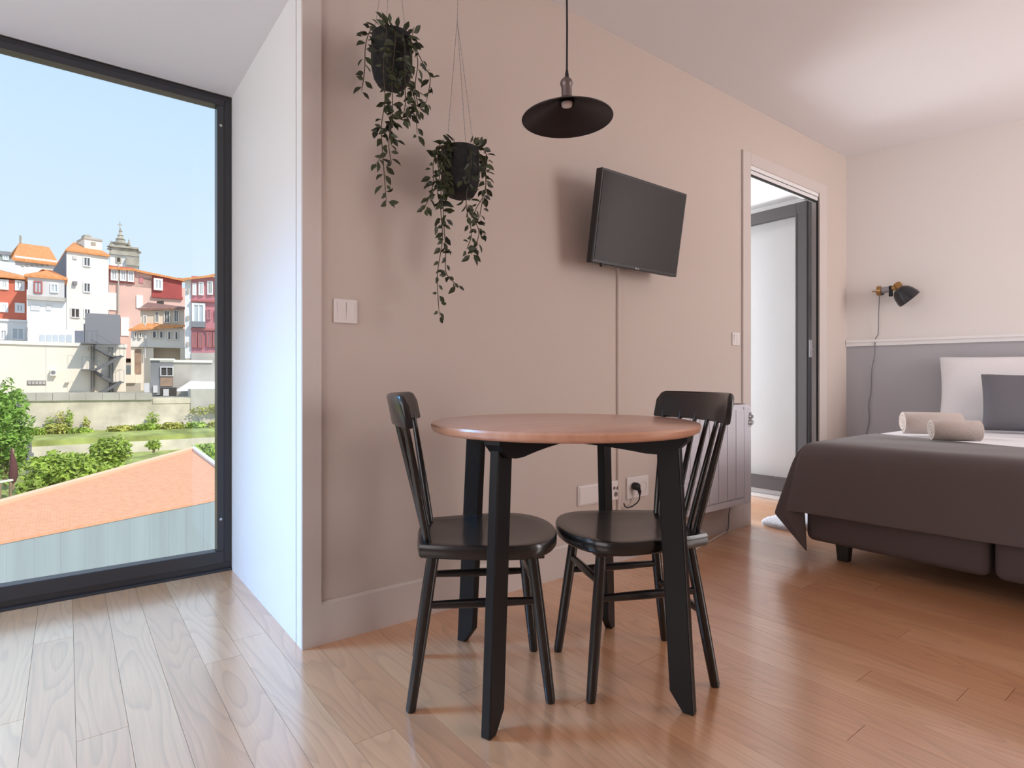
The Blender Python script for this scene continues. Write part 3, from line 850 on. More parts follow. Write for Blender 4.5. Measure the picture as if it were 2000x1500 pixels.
# ================================================================== BED
BX0, BY1 = 2.90, 1.394          # foot, long-wall side
bed = empty('double_bed', (BX0, BY1, 0), 'double bed on two taupe fabric bases against the grey back wall', 'bed')
def rbox(a, b, r_, m_=M_BASEFAB, nm='base', seg=4):
    return MB().box(a, b).build(nm, m_, bed, bevel=r_, seg=seg)
rbox((.0, -.722, .082), (1.79, 0, .36), .035)
rbox((.0, -1.46, .082), (1.79, -.735, .36), .035)
rbox((.01, -1.455, .358), (1.79, -.005, .548), .045, M_MATTRESS, 'mattress', 5)
MB().box((.62, -1.462, .540), (1.80, .004, .557)).build('sheet', M_SHEET, bed, bevel=.008)
for lx, ly in ((.08, -.15), (.08, -1.32), (.75, -.60), (.75, -.85), (1.6, -.15), (1.6, -.60), (1.6, -.85), (1.6, -1.32)):
    if True:
        MB().hexa([(lx - .020, ly - .024, 0), (lx + .020, ly - .024, 0), (lx + .020, ly + .024, 0), (lx - .020, ly + .024, 0),
                   (lx - .026, ly - .030, .084), (lx + .026, ly - .030, .084), (lx + .026, ly + .030, .084), (lx - .026, ly + .030, .084)]).build('leg', M_FOOT, bed, bevel=.002)

# bedspread: over the foot of the bed, corner hanging in a fold
def bedspread():
    zt = .566
    mb = MB()
    xb = lambda y: 3.52 + (y - .86) * .36           # rear edge of the cloth
    top_c = Vector((2.925, 1.392, zt - .004))
    A = Vector((2.822, 1.462, .222)); T = Vector((2.868, 1.366, .024)); B = Vector((2.882, 1.552, .196))
    def drop(p0, p1, n_=9, round_=.05, bulge=.01, out=Vector((0, 0, 0))):
        """curve from a point on the bed's edge over the rounded edge to a hem point"""
        res = []
        for k in range(n_ + 1):
            t_ = k / n_
            q = p0.lerp(p1, t_)
            q = q + out * (math.sin(min(1, t_ * 3.2) * PI / 2) * (1 - t_)) 
            res.append(q)
        return res
    cols = []
    NF = 26
    for k in range(NF + 1):
        y = -.16 + (1.375 + .16) * k / NF
        wv = .006 * math.sin(y * 9.0) + .004 * math.sin(y * 23 + 1)
        e0 = Vector((2.945, y, zt))
        hem = Vector((2.862 + wv, y, .240 + .012 * math.sin(y * 4 + .6) - .012 * (1 - k / NF)))
        if k > NF - 8:
            q = ((k - (NF - 8)) / 8) ** 1.8
            hem = hem.lerp(A, q); e0 = e0.lerp(top_c, q)
        cols.append(drop(e0, hem, out=Vector((-.045, 0, .028))))
    for tgt, prev, n_ in ((T, A, 7), (B, T, 7)):
        for k in range(1, n_ + 1):
            q = k / n_
            hem = prev.lerp(tgt, q)
            cols.append(drop(top_c, hem, out=Vector((-.026, .026, .018))))
    NS = 12
    S1 = Vector((3.74, 1.47, .215))
    for k in range(1, NS + 1):
        q = k / NS
        hem = B.lerp(Vector((3.10, 1.478, .222)), min(1, q * 3)) if q < .34 else Vector((3.10, 1.478, .222)).lerp(S1, (q - .34) / .66)
        e0 = top_c.lerp(Vector((3.735, 1.375, zt)), q)
        cols.append(drop(e0, hem, out=Vector((0, .04, .028))))
    mb.grid(cols)
    # top
    rows = []
    for k in range(NF + 1):
        y = -.16 + (1.375 + .16) * k / NF
        q = 0
        e0 = Vector((2.945, y, zt))
        if k > NF - 8:
            q = ((k - (NF - 8)) / 8) ** 1.8; e0 = e0.lerp(top_c, q)
        xe = xb(y)
        row = [e0.lerp(Vector((xe, y, zt + .002)), j / 8) for j in range(9)]
        for j in range(1, 9): row[j].z += .003 * math.sin(y * 11 + j) * (1 - j / 9)
        rows.append(row)
    last = [top_c.lerp(Vector((3.735, 1.375, zt)), j / 8) for j in range(9)]
    rows.append(last)
    mb.grid(rows)
    o = mb.build('bedspread', M_BLANKET, merge=.0008, smooth=80, solid=.006, subdiv=2)
    return tag(o, 'taupe bedspread draped over the foot of the bed, one corner hanging', 'bedspread')
bedspread()

def pillow_rows(w_, h_, t_, n_=18, pinch=.10):
    rows_f, rows_b = [], []
    for sgn, rows in ((1, rows_f), (-1, rows_b)):
        for i in range(n_ + 1):
            v = -1 + 2 * i / n_; row = []
            for j in range(n_ + 1):
                u = -1 + 2 * j / n_
                th = (max(0, 1 - u ** 4) * max(0, 1 - v ** 4)) ** .55
                px = u * w_ / 2 * (1 - pinch * (1 - v * v) * 0 - pinch * .5 * (abs(u) ** 3) * (1 - v * v))
                pz = v * h_ / 2 * (1 - pinch * .5 * (abs(v) ** 3) * (1 - u * u))
                row.append(Vector((px, sgn * t_ / 2 * th, pz)))
            rows.append(row)
    return rows_f, rows_b
def pillow(name, loc, w_, h_, t_, right, lean, mtl, label, cat, roll=0.0):
    """right: horizontal direction of the width; lean: angle back from upright"""
    r_ = Vector(right).normalized(); n_ = Vector((-r_.y, r_.x, 0))
    if n_.x > 0: n_ = -n_
    up = (Vector((0, 0, 1)) * math.cos(lean) - n_ * math.sin(lean)).normalized()
    nf = up.cross(r_)
    mx = Matrix((r_, nf, up)).transposed().to_4x4() @ Matrix.Rotation(roll, 4, 'Y')
    a, b = pillow_rows(w_, h_, t_)
    mb = MB().grid(a).grid(b)
    o = mb.build(name, mtl, merge=1e-4, smooth=180)
    o.matrix_world = Matrix.Translation(loc) @ mx
    s = o.modifiers.new('subdivision', 'SUBSURF'); s.levels = 1; s.render_levels = 1
    return tag(o, label, cat)
pl_dir = bw_dir
pillow('pillow', Vector((4.70, .96, .80)), .80, .49, .15, pl_dir, math.radians(13), M_PILLOW, 'large white pillow standing against the grey wall', 'pillow')
pillow('cushion', Vector((4.48, .868, .740)), .42, .37, .13, (.35, -.94, 0), math.radians(22), M_CUSHION, 'slate grey cushion leaning on the white pillow', 'cushion', roll=.03)
pillow('bolster', Vector((4.20, .60, .635)), .30, .15, .13, (.60, -.80, 0), math.radians(10), M_PILLOW, 'small white cushion in front of the grey cushion', 'cushion')

def towel(loc, r0, length, ang, label):
    d = Vector((math.cos(ang), math.sin(ang), 0)); s = Vector((-d.y, d.x, 0))
    turns, n_, th = 3.0, 84, r0 / 3.35
    outer, inner = [], []
    for k in range(n_ + 1):
        t_ = k / n_
        a = 2 * PI * turns * t_ - PI * .5
        r_ = r0 * .12 + (r0 * .88) * t_
        ri = max(.002, r_ - th * .92)
        outer.append((r_ * math.cos(a) * 1.08, r_ * math.sin(a) * .96)); inner.append((ri * math.cos(a) * 1.08, ri * math.sin(a) * .96))
    mb = MB(); rows = []
    for x, f_ in ((-.5, .0), (-.495, .5), (-.485, 1), (.485, 1), (.495, .5), (.5, .0)):
        row = []
        for (ox, oz), (ix, iz) in zip(outer, inner):
            mxx, mzz = (ox + ix) / 2, (oz + iz) / 2
            row.append((mxx + (ox - mxx) * (.6 + .4 * f_), mzz + (oz - mzz) * (.6 + .4 * f_)))
        for (ox, oz), (ix, iz) in reversed(list(zip(outer, inner))):
            mxx, mzz = (ox + ix) / 2, (oz + iz) / 2
            row.append((mxx + (ix - mxx) * (.6 + .4 * f_), mzz + (iz - mzz) * (.6 + .4 * f_)))
        rows.append([d * (x * length) + s * p[0] + Vector((0, 0, p[1])) for p in row])
    mb.grid(rows, closed=True)
    m_ = len(outer)
    for row in (rows[0], rows[-1]):
        nn = len(row)
        mb.add(row, [(k, k + 1, nn - 2 - k, nn - 1 - k) for k in range(m_ - 1)])
    o = mb.build('rolled_towel', M_TOWEL, loc=loc, smooth=50, merge=1e-5)
    return tag(o, label, 'towel', 'towels rolled on the bed')
towel(Vector((3.83, 1.145, .5705 + .066)), .069, .275, math.radians(-56), 'larger rolled beige towel lying behind the smaller one on the bed')
towel(Vector((3.50, .945, .5705 + .0555)), .058, .205, math.radians(-56), 'smaller rolled beige towel lying in front on the bedspread')

# rug at the bedside
rg = MB(); rr = random.Random(3)
pts = []
for k in range(28):
    a = 2 * PI * k / 28
    pts.append((math.copysign(abs(math.cos(a)) ** .5, math.cos(a)) * .21, math.copysign(abs(math.sin(a)) ** .5, math.sin(a)) * .12))
rows = [[Vector((x * k, y * k, z + (rr.uniform(-.004, .004) if 0 < z else 0))) for x, y in pts] for k, z in ((0, 0), (1.0, 0), (1.03, .012), (1.0, .026), (.93, .032), (.75, .034), (.5, .035), (.25, .034), (0, .035))]
rg.grid(rows, closed=True)
tag(rg.build('bedside_rug', M_RUG, loc=(3.515, 1.752, 0), rotz=math.radians(-4), smooth=60, merge=1e-5), 'small pale fluffy rug on the floor beside the bed', 'rug')

# ================================================================== WALL LAMP
def wl_pt(s, d, z): return P0 + bw_dir * s + bw_n * d + Vector((0, 0, z))
S0 = .237
wlp = empty('wall_lamp', wl_pt(S0, 0, 1.51), 'dark dome wall lamp with brass fittings on the back wall', 'lamp')
base_inv = Matrix.Translation(-wl_pt(S0, 0, 1.51))
def L_(s, d, z): return (base_inv @ wl_pt(S0 + s, d, 1.51 + z))
MB().tube([L_(0, .0, 0), L_(0, .012, 0)], .028, 24).build('wall_plate', M_BLACKMETAL, wlp, smooth=40)
MB().tube([L_(-.002, .012, 0), L_(.0, .060, 0)], [.010, .010], 14).tube([L_(-.014, .064, 0), L_(.012, .064, 0)], [.033, .033], 24).tube([L_(-.045, .064, -.002), L_(-.012, .064, -.002)], .0035, 8).build('mount', M_BRASS, wlp, smooth=40)
MB().tube([L_(.014, .064, 0), L_(.06, .066, .004)], .022, 18).build('arm', M_LAMPGREY, wlp, smooth=40)
MB().box((-.009, -.012, -.045), (.009, .012, .030), xf=Matrix.Translation(L_(.070, .070, -.003))).build('clamp', M_CABLE, wlp, bevel=.004)
MB().tube([L_(.078, .07, .008), L_(.115, .075, .012)], .017, 14).tube([L_(.108, .075, .034), L_(.146, .110, -.030)], .024, 20).tube([L_(.112, .06, .02), L_(.128, .10, .0)], .014, 12).build('swivel', M_BRASS, wlp, smooth=40)
axis = (bw_dir * .60 - bw_n * .22 + Vector((0, 0, -.72))).normalized()
xfm = Matrix.Translation(L_(.118, .125, -.004)) @ axis.to_track_quat('Z', 'Y').to_matrix().to_4x4()
MB().lathe([(0, 0), (.024, .0), (.040, .010), (.056, .028), (.066, .050), (.071, .075), (.0735, .082), (.0735, .105), (.0715, .105), (.069, .080), (.062, .050), (.050, .028), (.036, .013), (0, .006)], 40, xf=xfm).build('lamp_shade', M_LAMPDARK, wlp, smooth=40, merge=1e-5)
MB().lathe([(0, .02), (.012, .022), (.016, .04), (.026, .062), (.026, .075), (.016, .088), (0, .092)], 24, xf=xfm).build('bulb', M_BULB, wlp, smooth=60, merge=1e-5)
MB().tube(catmull([L_(.0, .05, -.02), L_(-.008, .03, -.16), L_(-.012, .02, -.30), L_(-.03, .012, -.34), L_(-.035, .024, -.46), L_(-.052, .012, -.56), L_(-.058, .012, -.72), L_(-.072, .012, -.82), L_(-.068, .014, -.93), L_(-.088, .012, -1.05), L_(-.09, .012, -1.30), L_(-.09, .02, -1.49)], 6), .0028, 7).build('cord', M_CORDGREY, wlp, smooth=60)

# ================================================================== OUTSIDE
FW = Vector((math.cos(YAW), math.sin(YAW), 0)); RT = Vector((math.sin(YAW), -math.cos(YAW), 0))
def at(px, py, d):
    """point seen in the direction (px, py) at the real distance d along the view axis"""
    return Vector((0, 0, CAM_H)) + FW * d + RT * ((px - 1000) / F_PX * d) + Vector((0, 0, -(py - HOR_Y) / F_PX * d))
def zat(py, d): return CAM_H - (py - HOR_Y) / F_PX * d

X_CREAM = mat('cream_render', (0.88, 0.79, 0.67), 0.9, var=.04, vscale=.6)
X_CREAM2 = mat('pale_cream_plaster', (0.84, 0.79, 0.72), 0.9, var=.05, vscale=.5)
X_WHITE = mat('white_render', (0.84, 0.83, 0.82), 0.9, var=.04, vscale=.6)
X_GREYW = mat('grey_white_render', (0.66, 0.64, 0.64), 0.9, var=.08, vscale=.7)
X_BLUEGREY = mat('dark_blue_grey_wall', (0.20, 0.215, 0.26), 0.8)
X_PINK = mat('pink_render', (0.78, 0.52, 0.45), 0.9, var=.08, vscale=.4)
X_ROSE = mat('rose_tile', (0.58, 0.22, 0.25), 0.6, var=.12, vscale=1.2)
X_RED = mat('red_tile_cladding', (0.66, 0.17, 0.10), 0.7, var=.10, vscale=1.2)
X_CRIM = mat('crimson_tile', (0.40, 0.07, 0.065), 0.7, var=.12, vscale=1.5)
X_BEIGE = mat('beige_render', (0.72, 0.62, 0.50), 0.9, var=.12, vscale=.8)
X_CONC = mat('concrete', (0.50, 0.46, 0.41), 0.9, var=.18, vscale=.7)
X_CONCD = mat('dark_concrete', (0.26, 0.26, 0.27), 0.9, var=.15, vscale=1.0)
X_STONE = mat('old_stone', (0.44, 0.40, 0.33), 0.95, var=.25, vscale=1.2, bump=.6, bscale=5)
X_WALLST = mat('rubble_wall_plaster', (0.68, 0.60, 0.48), 0.95, var=.28, vscale=.9, bump=.8, bscale=6)
X_STEEL = mat('fire_escape_steel', (0.17, 0.17, 0.175), 0.5, metal=.3)
X_PANEL = mat('grey_metal_panel', (0.235, 0.235, 0.255), 0.6)
X_PANE = mat('far_window_pane', (0.10, 0.11, 0.12), 0.15)
X_PANEL2 = mat('pale_window_pane', (0.52, 0.56, 0.60), 0.2)
X_FRAME = mat('white_window_frame', (0.85, 0.85, 0.84), 0.6)
X_FRAMER = mat('red_window_frame', (0.45, 0.13, 0.12), 0.6)
X_DARK = mat('dark_void', (0.06, 0.055, 0.05), 0.9)
X_ROOF = roof_mat('orange_clay_roof', (0.66, 0.24, 0.075), (0.82, 0.37, 0.15), 3.0)
X_ROOFN = roof_mat('near_clay_roof', (0.74, 0.345, 0.19), (0.82, 0.41, 0.245), 9.0, .12)
X_ROOFD = roof_mat('weathered_clay_roof', (0.22, 0.11, 0.09), (0.38, 0.19, 0.14), 4.0)
X_METALW = mat('blue_grey_sheet_wall', (0.30, 0.355, 0.37), 0.6, var=.14, vscale=1.4, stretch=(3, 3, .12))
X_GRASS = mat('rough_grass', (0.33, 0.37, 0.11), 1.0, var=.4, vscale=1.3)
X_EARTH = mat('dry_earth', (0.42, 0.33, 0.22), 1.0, var=.3, vscale=.8)
X_TERR = mat('hillside', (0.40, 0.36, 0.28), 1.0, var=.2, vscale=.3)
X_LEAF1 = mat('bright_foliage', (0.36, 0.48, 0.08), 0.7, rnd=.2, var=.45, vscale=2.5)
X_LEAF2 = mat('hedge_foliage', (0.24, 0.40, 0.07), 0.7, var=.5, vscale=2.0)
X_LEAF3 = mat('yellow_green_foliage', (0.52, 0.52, 0.13), 0.7, var=.4, vscale=2.0)
X_WOOD = mat('weathered_wood', (0.36, 0.24, 0.17), 0.8, var=.2, vscale=3)
X_UMB = mat('maroon_canvas', (0.13, 0.05, 0.05), 0.9)

class Facade:
    """upright wall between two plan points; pieces are placed on it by where they appear along it"""
    def __init__(self, pxa, da, pxb, db):
        # turned to stand square to the line of sight when da == db
        ta, tb_ = (pxa - 1000) / F_PX, (pxb - 1000) / F_PX
        tm = (ta + tb_) / 2
        self.A = at(pxa, HOR_Y, da * (1 + tm * tm) / (1 + ta * tm)); self.B = at(pxb, HOR_Y, db * (1 + tm * tm) / (1 + tb_ * tm))
        self.A.z = self.B.z = 0
        self.u = (self.B - self.A).normalized()
        self.n = Vector((self.u.y, -self.u.x, 0))
        if self.n.dot(self.A) > 0: self.n = -self.n
    def uz(self, px, py):
        d = FW + RT * ((px - 1000) / F_PX)
        t_ = self.A.dot(self.n) / d.dot(self.n)
        return (d * t_ - self.A).dot(self.u), zat(py, t_)
    def pt(self, u, z, out=0.0): return self.A + self.u * u + self.n * out + Vector((0, 0, z))
    def box(self, mb, u0, u1, z0, z1, o0, o1, m=0):
        return mb.hexa([self.pt(u, z, o) for z in (z0, z1) for u, o in ((u0, o1), (u1, o1), (u1, o0), (u0, o0))], m)
    def pbox(self, mb, px0, px1, py0, py1, o0, o1, m=0):
        u0, z1 = self.uz(px0, (py0 + py1) / 2); u1, _ = self.uz(px1, (py0 + py1) / 2)
        _, za = self.uz((px0 + px1) / 2, py0); _, zb = self.uz((px0 + px1) / 2, py1)
        return self.box(mb, u0, u1, zb, za, o0, o1, m)
    def base(self):
        p = (self.A + self.B) / 2
        return p
def house(name, label, cat, f, z0, group=None):
    p = f.base(); p.z = z0
    e_ = empty(name, p, label, cat, 0.0, group)
    return e_
def put(mb, name, mtl, e_, par=None, **k):
    off = Vector(e_.location)
    mb.v = [tuple(Vector(p) - off) for p in mb.v]
    return mb.build(name, mtl, par if par is not None else e_, **k)
def windows(f, e_, rects, frame=X_FRAME, pane=X_PANE, fw=.09, mull=True, name='window'):
    for (a, b, c_, d) in rects:
        u0, _ = f.uz(a, (c_ + d) / 2); u1, _ = f.uz(b, (c_ + d) / 2)
        _, z1 = f.uz((a + b) / 2, c_); _, z0 = f.uz((a + b) / 2, d)
        mb = MB()
        f.box(mb, u0, u0 + fw, z0, z1, -.02, .10); f.box(mb, u1 - fw, u1, z0, z1, -.02, .10)
        f.box(mb, u0 + fw, u1 - fw, z1 - fw, z1, -.02, .10); f.box(mb, u0 + fw, u1 - fw, z0, z0 + fw, -.02, .13)
        if mull: f.box(mb, (u0 + u1) / 2 - fw * .35, (u0 + u1) / 2 + fw * .35, z0 + fw, z1 - fw, -.02, .07)
        w_ = put(mb, name, frame, e_)
        mb = MB(); f.box(mb, u0 + fw, u1 - fw, z0 + fw, z1 - fw, .0, .03)
        put(mb, 'pane', pane, e_, w_)
def block(f, px0, px1, py0, py1, depth, m=0, mb=None):
    mb = mb or MB()
    return f.pbox(mb, px0, px1, py0, py1, -depth, 0, m)
def hip(f, u0, u1, z0, zr, depth, ov=.35, inset=None, mb=None):
    """low hipped roof over a block"""
    mb = mb or MB(); th = .18
    ins = inset if inset is not None else min((u1 - u0) / 2 * .98, depth / 2)
    a = [f.pt(u0 - ov, z0, ov), f.pt(u1 + ov, z0, ov), f.pt(u1 + ov, z0, -depth - ov), f.pt(u0 - ov, z0, -depth - ov)]
    r0 = f.pt(u0 + ins, zr, -depth / 2); r1 = f.pt(u1 - ins, zr, -depth / 2)
    dn = Vector((0, 0, -th))
    vs = a + [r0, r1] + [p + dn for p in a]
    mb.add(vs, [(0, 1, 5, 4), (1, 2, 5), (2, 3, 4, 5), (3, 0, 4), (0, 6, 7, 1), (1, 7, 8, 2), (2, 8, 9, 3), (3, 9, 6, 0), (9, 8, 7, 6)])
    return mb
def ridge_caps(f, u0, u1, z, out, r=.12):
    return MB().tube([f.pt(u0, z, out), f.pt(u1, z, out)], r, 6)

def gq(px):
    t_, tm = (px - 1000) / F_PX, -.7509
    return (1 + tm * tm) / (1 + t_ * tm)
# ---- ground: garden below, terraces and the hillside
g = MB()
prof = [(6.0, -6.0), (13.5, -3.6), (20, -3.2), (25.5, -2.95), (27.9, -2.75), (28.0, -1.95), (29.8, -1.72)]
rows = [[at(px, HOR_Y, d * gq(px)) + Vector((0, 0, z - CAM_H)) for px in list(range(-5800, -700, 300)) + list(range(-700, 1500, 100))] for d, z in prof]
g.grid(rows)
struct(g.build('garden_ground', X_GRASS, smooth=30))
g = MB()
prof = [(30.45, -2.4), (30.5, -0.1), (39, 0.0), (46, .1), (50, 2.2), (58, 3.0), (75, 8.5), (110, 15.0), (130, 14.0)]
rows = [[at(px, HOR_Y, d * gq(px)) + Vector((0, 0, z - CAM_H)) for px in list(range(-5800, -700, 300)) + list(range(-700, 1100, 100))] for d, z in prof]
g.grid(rows)
struct(g.build('hillside_ground', X_TERR, smooth=30))

# ---- near building: sheet wall and clay roof just below the window
nb_z = -1.05
def on_level(px, py, z):
    d = (CAM_H - z) * F_PX / (py - HOR_Y); return at(px, py, d)
E0 = on_level(-420, 1058 + .199 * 420, nb_z); E1 = on_level(488, 961, nb_z)
Rr = at(378, 878, 12.6)
nrm = (E1 - E0).cross(Rr - E0).normalized()
if nrm.z < 0: nrm = -nrm
def on_plane(px, py):
    d = FW + RT * ((px - 1000) / F_PX) + Vector((0, 0, -(py - HOR_Y) / F_PX))
    o = Vector((0, 0, CAM_H)); t_ = (E0 - o).dot(nrm) / d.dot(nrm)
    return o + d * t_
Rl = on_plane(-60, 1002)
nb = empty('neighbouring_house', Vector((E0.x, E0.y, -6)), 'low house under the window with orange clay roof and blue-grey sheet wall', 'building')
mb = MB().slab([E0, E1, Rr, Rl], -nrm * .035); put(mb, 'roof', X_ROOFN, nb)
eu = (E1 - E0); eu.z = 0; L_e = eu.length; eu.normalize(); en = Vector((eu.y, -eu.x, 0))
if en.dot(FW) > 0: en = -en
npn = 18
for i in range(npn):
    a = E0 + eu * (L_e * i / npn + .0006); b = E0 + eu * (L_e * (i + 1) / npn - .0006)
    mb = MB(); off = -en * .015
    vs = []
    for z in (-5.0, nb_z - .03):
        for p, o in ((a, .0), (b, .0), (b, .05), (a, .05)):
            q = p + off - en * o; vs.append(Vector((q.x, q.y, z)))
    mb.hexa(vs); put(mb, 'wall_sheet', X_METALW, nb)
mb = MB().tube([E1 + Vector((0, 0, .03)), Rr + Vector((0, 0, .03))], .05, 6); put(mb, 'verge', X_WHITE, nb, smooth=50)
mb = MB().tube([Rl + Vector((0, 0, .02)), Rr + Vector((0, 0, .02))], .05, 6); put(mb, 'ridge', mat('pale_clay', (.80, .52, .36), .9), nb, smooth=50)
# back and gable walls so the house is a closed body
mb = MB()
for p, q in ((E1, Rr), (Rr, Rl), (Rl, E0)):
    mb.hexa([Vector((p.x, p.y, -5)), Vector((q.x, q.y, -5)), Vector((q.x, q.y, -5)) - nrm * .02 + en * .02, Vector((p.x, p.y, -5)) - nrm * .02 + en * .02,
             p - nrm * .16, q - nrm * .16, q - nrm * .18 + en * .02, p - nrm * .18 + en * .02])
put(mb, 'rear_walls', X_WHITE, nb)

# ---- stone retaining wall with concrete coping
f = Facade(-60, 30.0, 360, 30.0)
rw = house('retaining_wall', 'long weathered retaining wall with a grey concrete coping across the garden', 'wall', f, -2.0)
RWF = f
mb = MB(); f.pbox(mb, 36, 640, 777, 862, -.6, 0); put(mb, 'wall_body', X_WALLST, rw)
for i in range(8):
    a = 38 + i * 32.4
    mb = MB(); f.pbox(mb, a + .3, a + 32.1, 768, 783 - i * .3, -.7, .10); put(mb, 'coping_block', X_CONC, rw)
mb = MB(); f.pbox(mb, 298, 640, 775, 785, -.7, .04); put(mb, 'rough_top', X_WALLST, rw)
mb = MB(); f.pbox(mb, 372, 640, 759, 800, -.9, .06); put(mb, 'rendered_section', X_CONC, rw)
f = Facade(-60, 27.9, 360, 27.9)
tw = house('terrace_wall', 'low pale terrace wall below the planted strip', 'wall', f, -2.8)
mb = MB()
for i in range(14):
    a = 62 + i * 45
    f.pbox(mb, a, a + 45, 872 - i * 2.4, 905, -.4, 0)
put(mb, 'wall_body', mat('pale_lime_wall', (.72, .64, .54), .95, var=.2, vscale=1.0, bump=.6, bscale=5), tw, merge=1e-3)
f = Facade(22, 24.5, 60, 29.5)
mb = MB(); f.pbox(mb, 27, 40, 768, 850, -.25, 0)
tag(mb.build('garden_side_wall', X_CONCD), 'dark narrow side wall at the left end of the garden', 'wall')

# ---- cream hall with the fire escape
f = Facade(-160, 40.0, 252, 40.0)
hall = house('cream_hall', 'long flat-roofed cream building behind the retaining wall', 'building', f, -.2)
mb = MB(); f.pbox(mb, -160, 246, 672, 785, -6, 0); put(mb, 'wall', X_CREAM, hall)
mb = MB(); f.pbox(mb, -162, 248, 666, 673, -6.1, .12); put(mb, 'parapet', X_CREAM2, hall)
mb = MB(); f.pbox(mb, 89.4, 90.4, 675, 768, 0, .02); put(mb, 'joint', X_GREYW, hall)
mb = MB(); f.pbox(mb, 53, 90, 743, 752, 0, .05); put(mb, 'vent_frame', X_CONCD, hall)
for i in range(5):
    mb = MB(); f.pbox(mb, 55 + i * 7, 60.5 + i * 7, 745, 750.5, .04, .10); put(mb, 'vent_slat', X_CONC, hall)
mb = MB(); f.pbox(mb, 98, 110, 722, 734, 0, .35); ac = put(mb, 'wall_unit', X_CREAM2, hall)
q = f.uz(103.5, 727.5)
mb = MB().tube([f.pt(q[0], q[1], .34), f.pt(q[0], q[1], .38)], .13, 16); put(mb, 'fan', X_CONCD, hall, ac)
for a, b in ((3, 12), (127, 135)):
    mb = MB(); f.pbox(mb, a, b, 746.5, 748, 0, .3); put(mb, 'bracket', X_CONC, hall)
mb = MB(); f.pbox(mb, 154, 172, 676, 684, 0, .06); put(mb, 'sign_board', X_CREAM2, hall)

fe_f = Facade(-160, 39.95, 252, 39.95)
fe = house('fire_escape', 'dark steel fire escape zigzagging down the cream building', 'staircase', fe_f, -.2)
def fe_u(px, py=720): return fe_f.uz(px, py)
for px in (178, 183.5, 213.5, 220):
    mb = MB(); fe_f.pbox(mb, px - .9, px + .9, 676 if px < 200 else 678, 768, .0, .14); put(mb, 'post', X_STEEL, fe)
def flight(pxa, pya, pxb, pyb, o0, o1):
    ua, za = fe_u(pxa, pya); ub, zb = fe_u(pxb, pyb)
    mb = MB(); n_ = 9
    for o in (o0, o1 - .05):
        mb.hexa([fe_f.pt(ua, za - .14, o + .05), fe_f.pt(ub, zb - .14, o + .05), fe_f.pt(ub, zb - .14, o), fe_f.pt(ua, za - .14, o),
                 fe_f.pt(ua, za + .10, o + .05), fe_f.pt(ub, zb + .10, o + .05), fe_f.pt(ub, zb + .10, o), fe_f.pt(ua, za + .10, o)])
    put(mb, 'stringer', X_STEEL, fe)
    mb = MB()
    for k in range(n_):
        q = (k + .5) / n_
        u = ua + (ub - ua) * q; z = za + (zb - za) * q
        fe_f.box(mb, u - .11, u + .11, z - .02, z + .02, o0 + .05, o1 - .05)
    o_ = put(mb, 'treads', X_STEEL, fe); o_['kind'] = 'stuff'
    mb = MB()
    mb.tube([fe_f.pt(ua, za + .95, o1), fe_f.pt(ub, zb + .95, o1)], .012, 5)
    put(mb, 'handrail', X_STEEL, fe)
flight(183, 677, 218, 697, .05, .75); flight(232, 697, 184, 722, .8, 1.5)
flight(183, 725, 218, 747, .05, .75); flight(232, 746, 190, 768, .8, 1.5)
for a, b, y in ((157, 186, 671), (157, 186, 721.5), (213, 237, 696), (213, 237, 745.5)):
    mb = MB(); fe_f.pbox(mb, a, b, y, y + 2.4, 0, 1.5); put(mb, 'landing', X_STEEL, fe)
    mb = MB()
    for k in range(4):
        px = a + (b - a) * k / 3
        u, z = fe_u(px, y); mb.tube([fe_f.pt(u, z, 1.48), fe_f.pt(u, z + .85, 1.48)], .009, 4)
    u0, z = fe_u(a, y); u1, _ = fe_u(b, y)
    for h_ in (.85,): mb.tube([fe_f.pt(u0, z + h_, 1.48), fe_f.pt(u1, z + h_, 1.48)], .009, 4)
    o_ = put(mb, 'railing', X_STEEL, fe); o_['kind'] = 'stuff'

f = Facade(160, 42.5, 240, 42.5)
mb = MB(); f.pbox(mb, 166, 235, 613, 672, -.25, 0); f.pbox(mb, 163, 166, 632, 672, -1.4, -.1)
tag(mb.build('roof_screen', X_PANEL), 'plain grey metal screen standing on the cream building roof', 'screen')
f = Facade(60, 43, 166, 43)
rt_ = house('roof_cabin', 'low white cabin with blue-grey end on the cream building roof', 'building', f, 3.2)
mb = MB(); f.pbox(mb, 70, 146, 643, 672, -3, 0); put(mb, 'wall', X_WHITE, rt_)
mb = MB(); f.pbox(mb, 146, 163, 646, 672, -3, -.05); put(mb, 'end_wall', X_BLUEGREY, rt_)
for i in range(5):
    mb = MB(); f.pbox(mb, 78 + i * 13, 88 + i * 13, 654, 668, 0, .06); put(mb, 'shutter', X_PANEL2, rt_)

# ---- red tiled house, far left
f = Facade(-140, 45.5, 54, 45.5)
h = house('red_tiled_house', 'red tiled house with white windows at the left window edge', 'building', f, 2.0)
mb = MB(); f.pbox(mb, -140, 52, 541, 623, -6, 0); put(mb, 'wall', X_RED, h)
mb = MB(); f.pbox(mb, -140, 53, 623, 690, -6, .02); put(mb, 'lower_wall', X_WHITE, h)
mb = MB(); f.pbox(mb, -140, 53.5, 620.5, 624.5, -6, .18); put(mb, 'cornice', X_FRAME, h)
u0, _ = f.uz(-140, 545); u1, z0 = f.uz(53, 543); _, zr = f.uz(3, 518)
put(hip(f, u0, u1, z0, zr + .25, 6, inset=3.0), 'roof', X_ROOF, h)
windows(f, h, [(0, 17, 546, 566), (29, 48, 548, 568), (-34, -16, 545, 565), (0, 16, 591, 610), (29, 48, 592, 611), (-34, -16, 590, 609)], pane=X_PANEL2, fw=.17)
windows(f, h, [(0, 14, 644, 664), (22, 48, 640, 664)], pane=X_PANEL2, fw=.10)

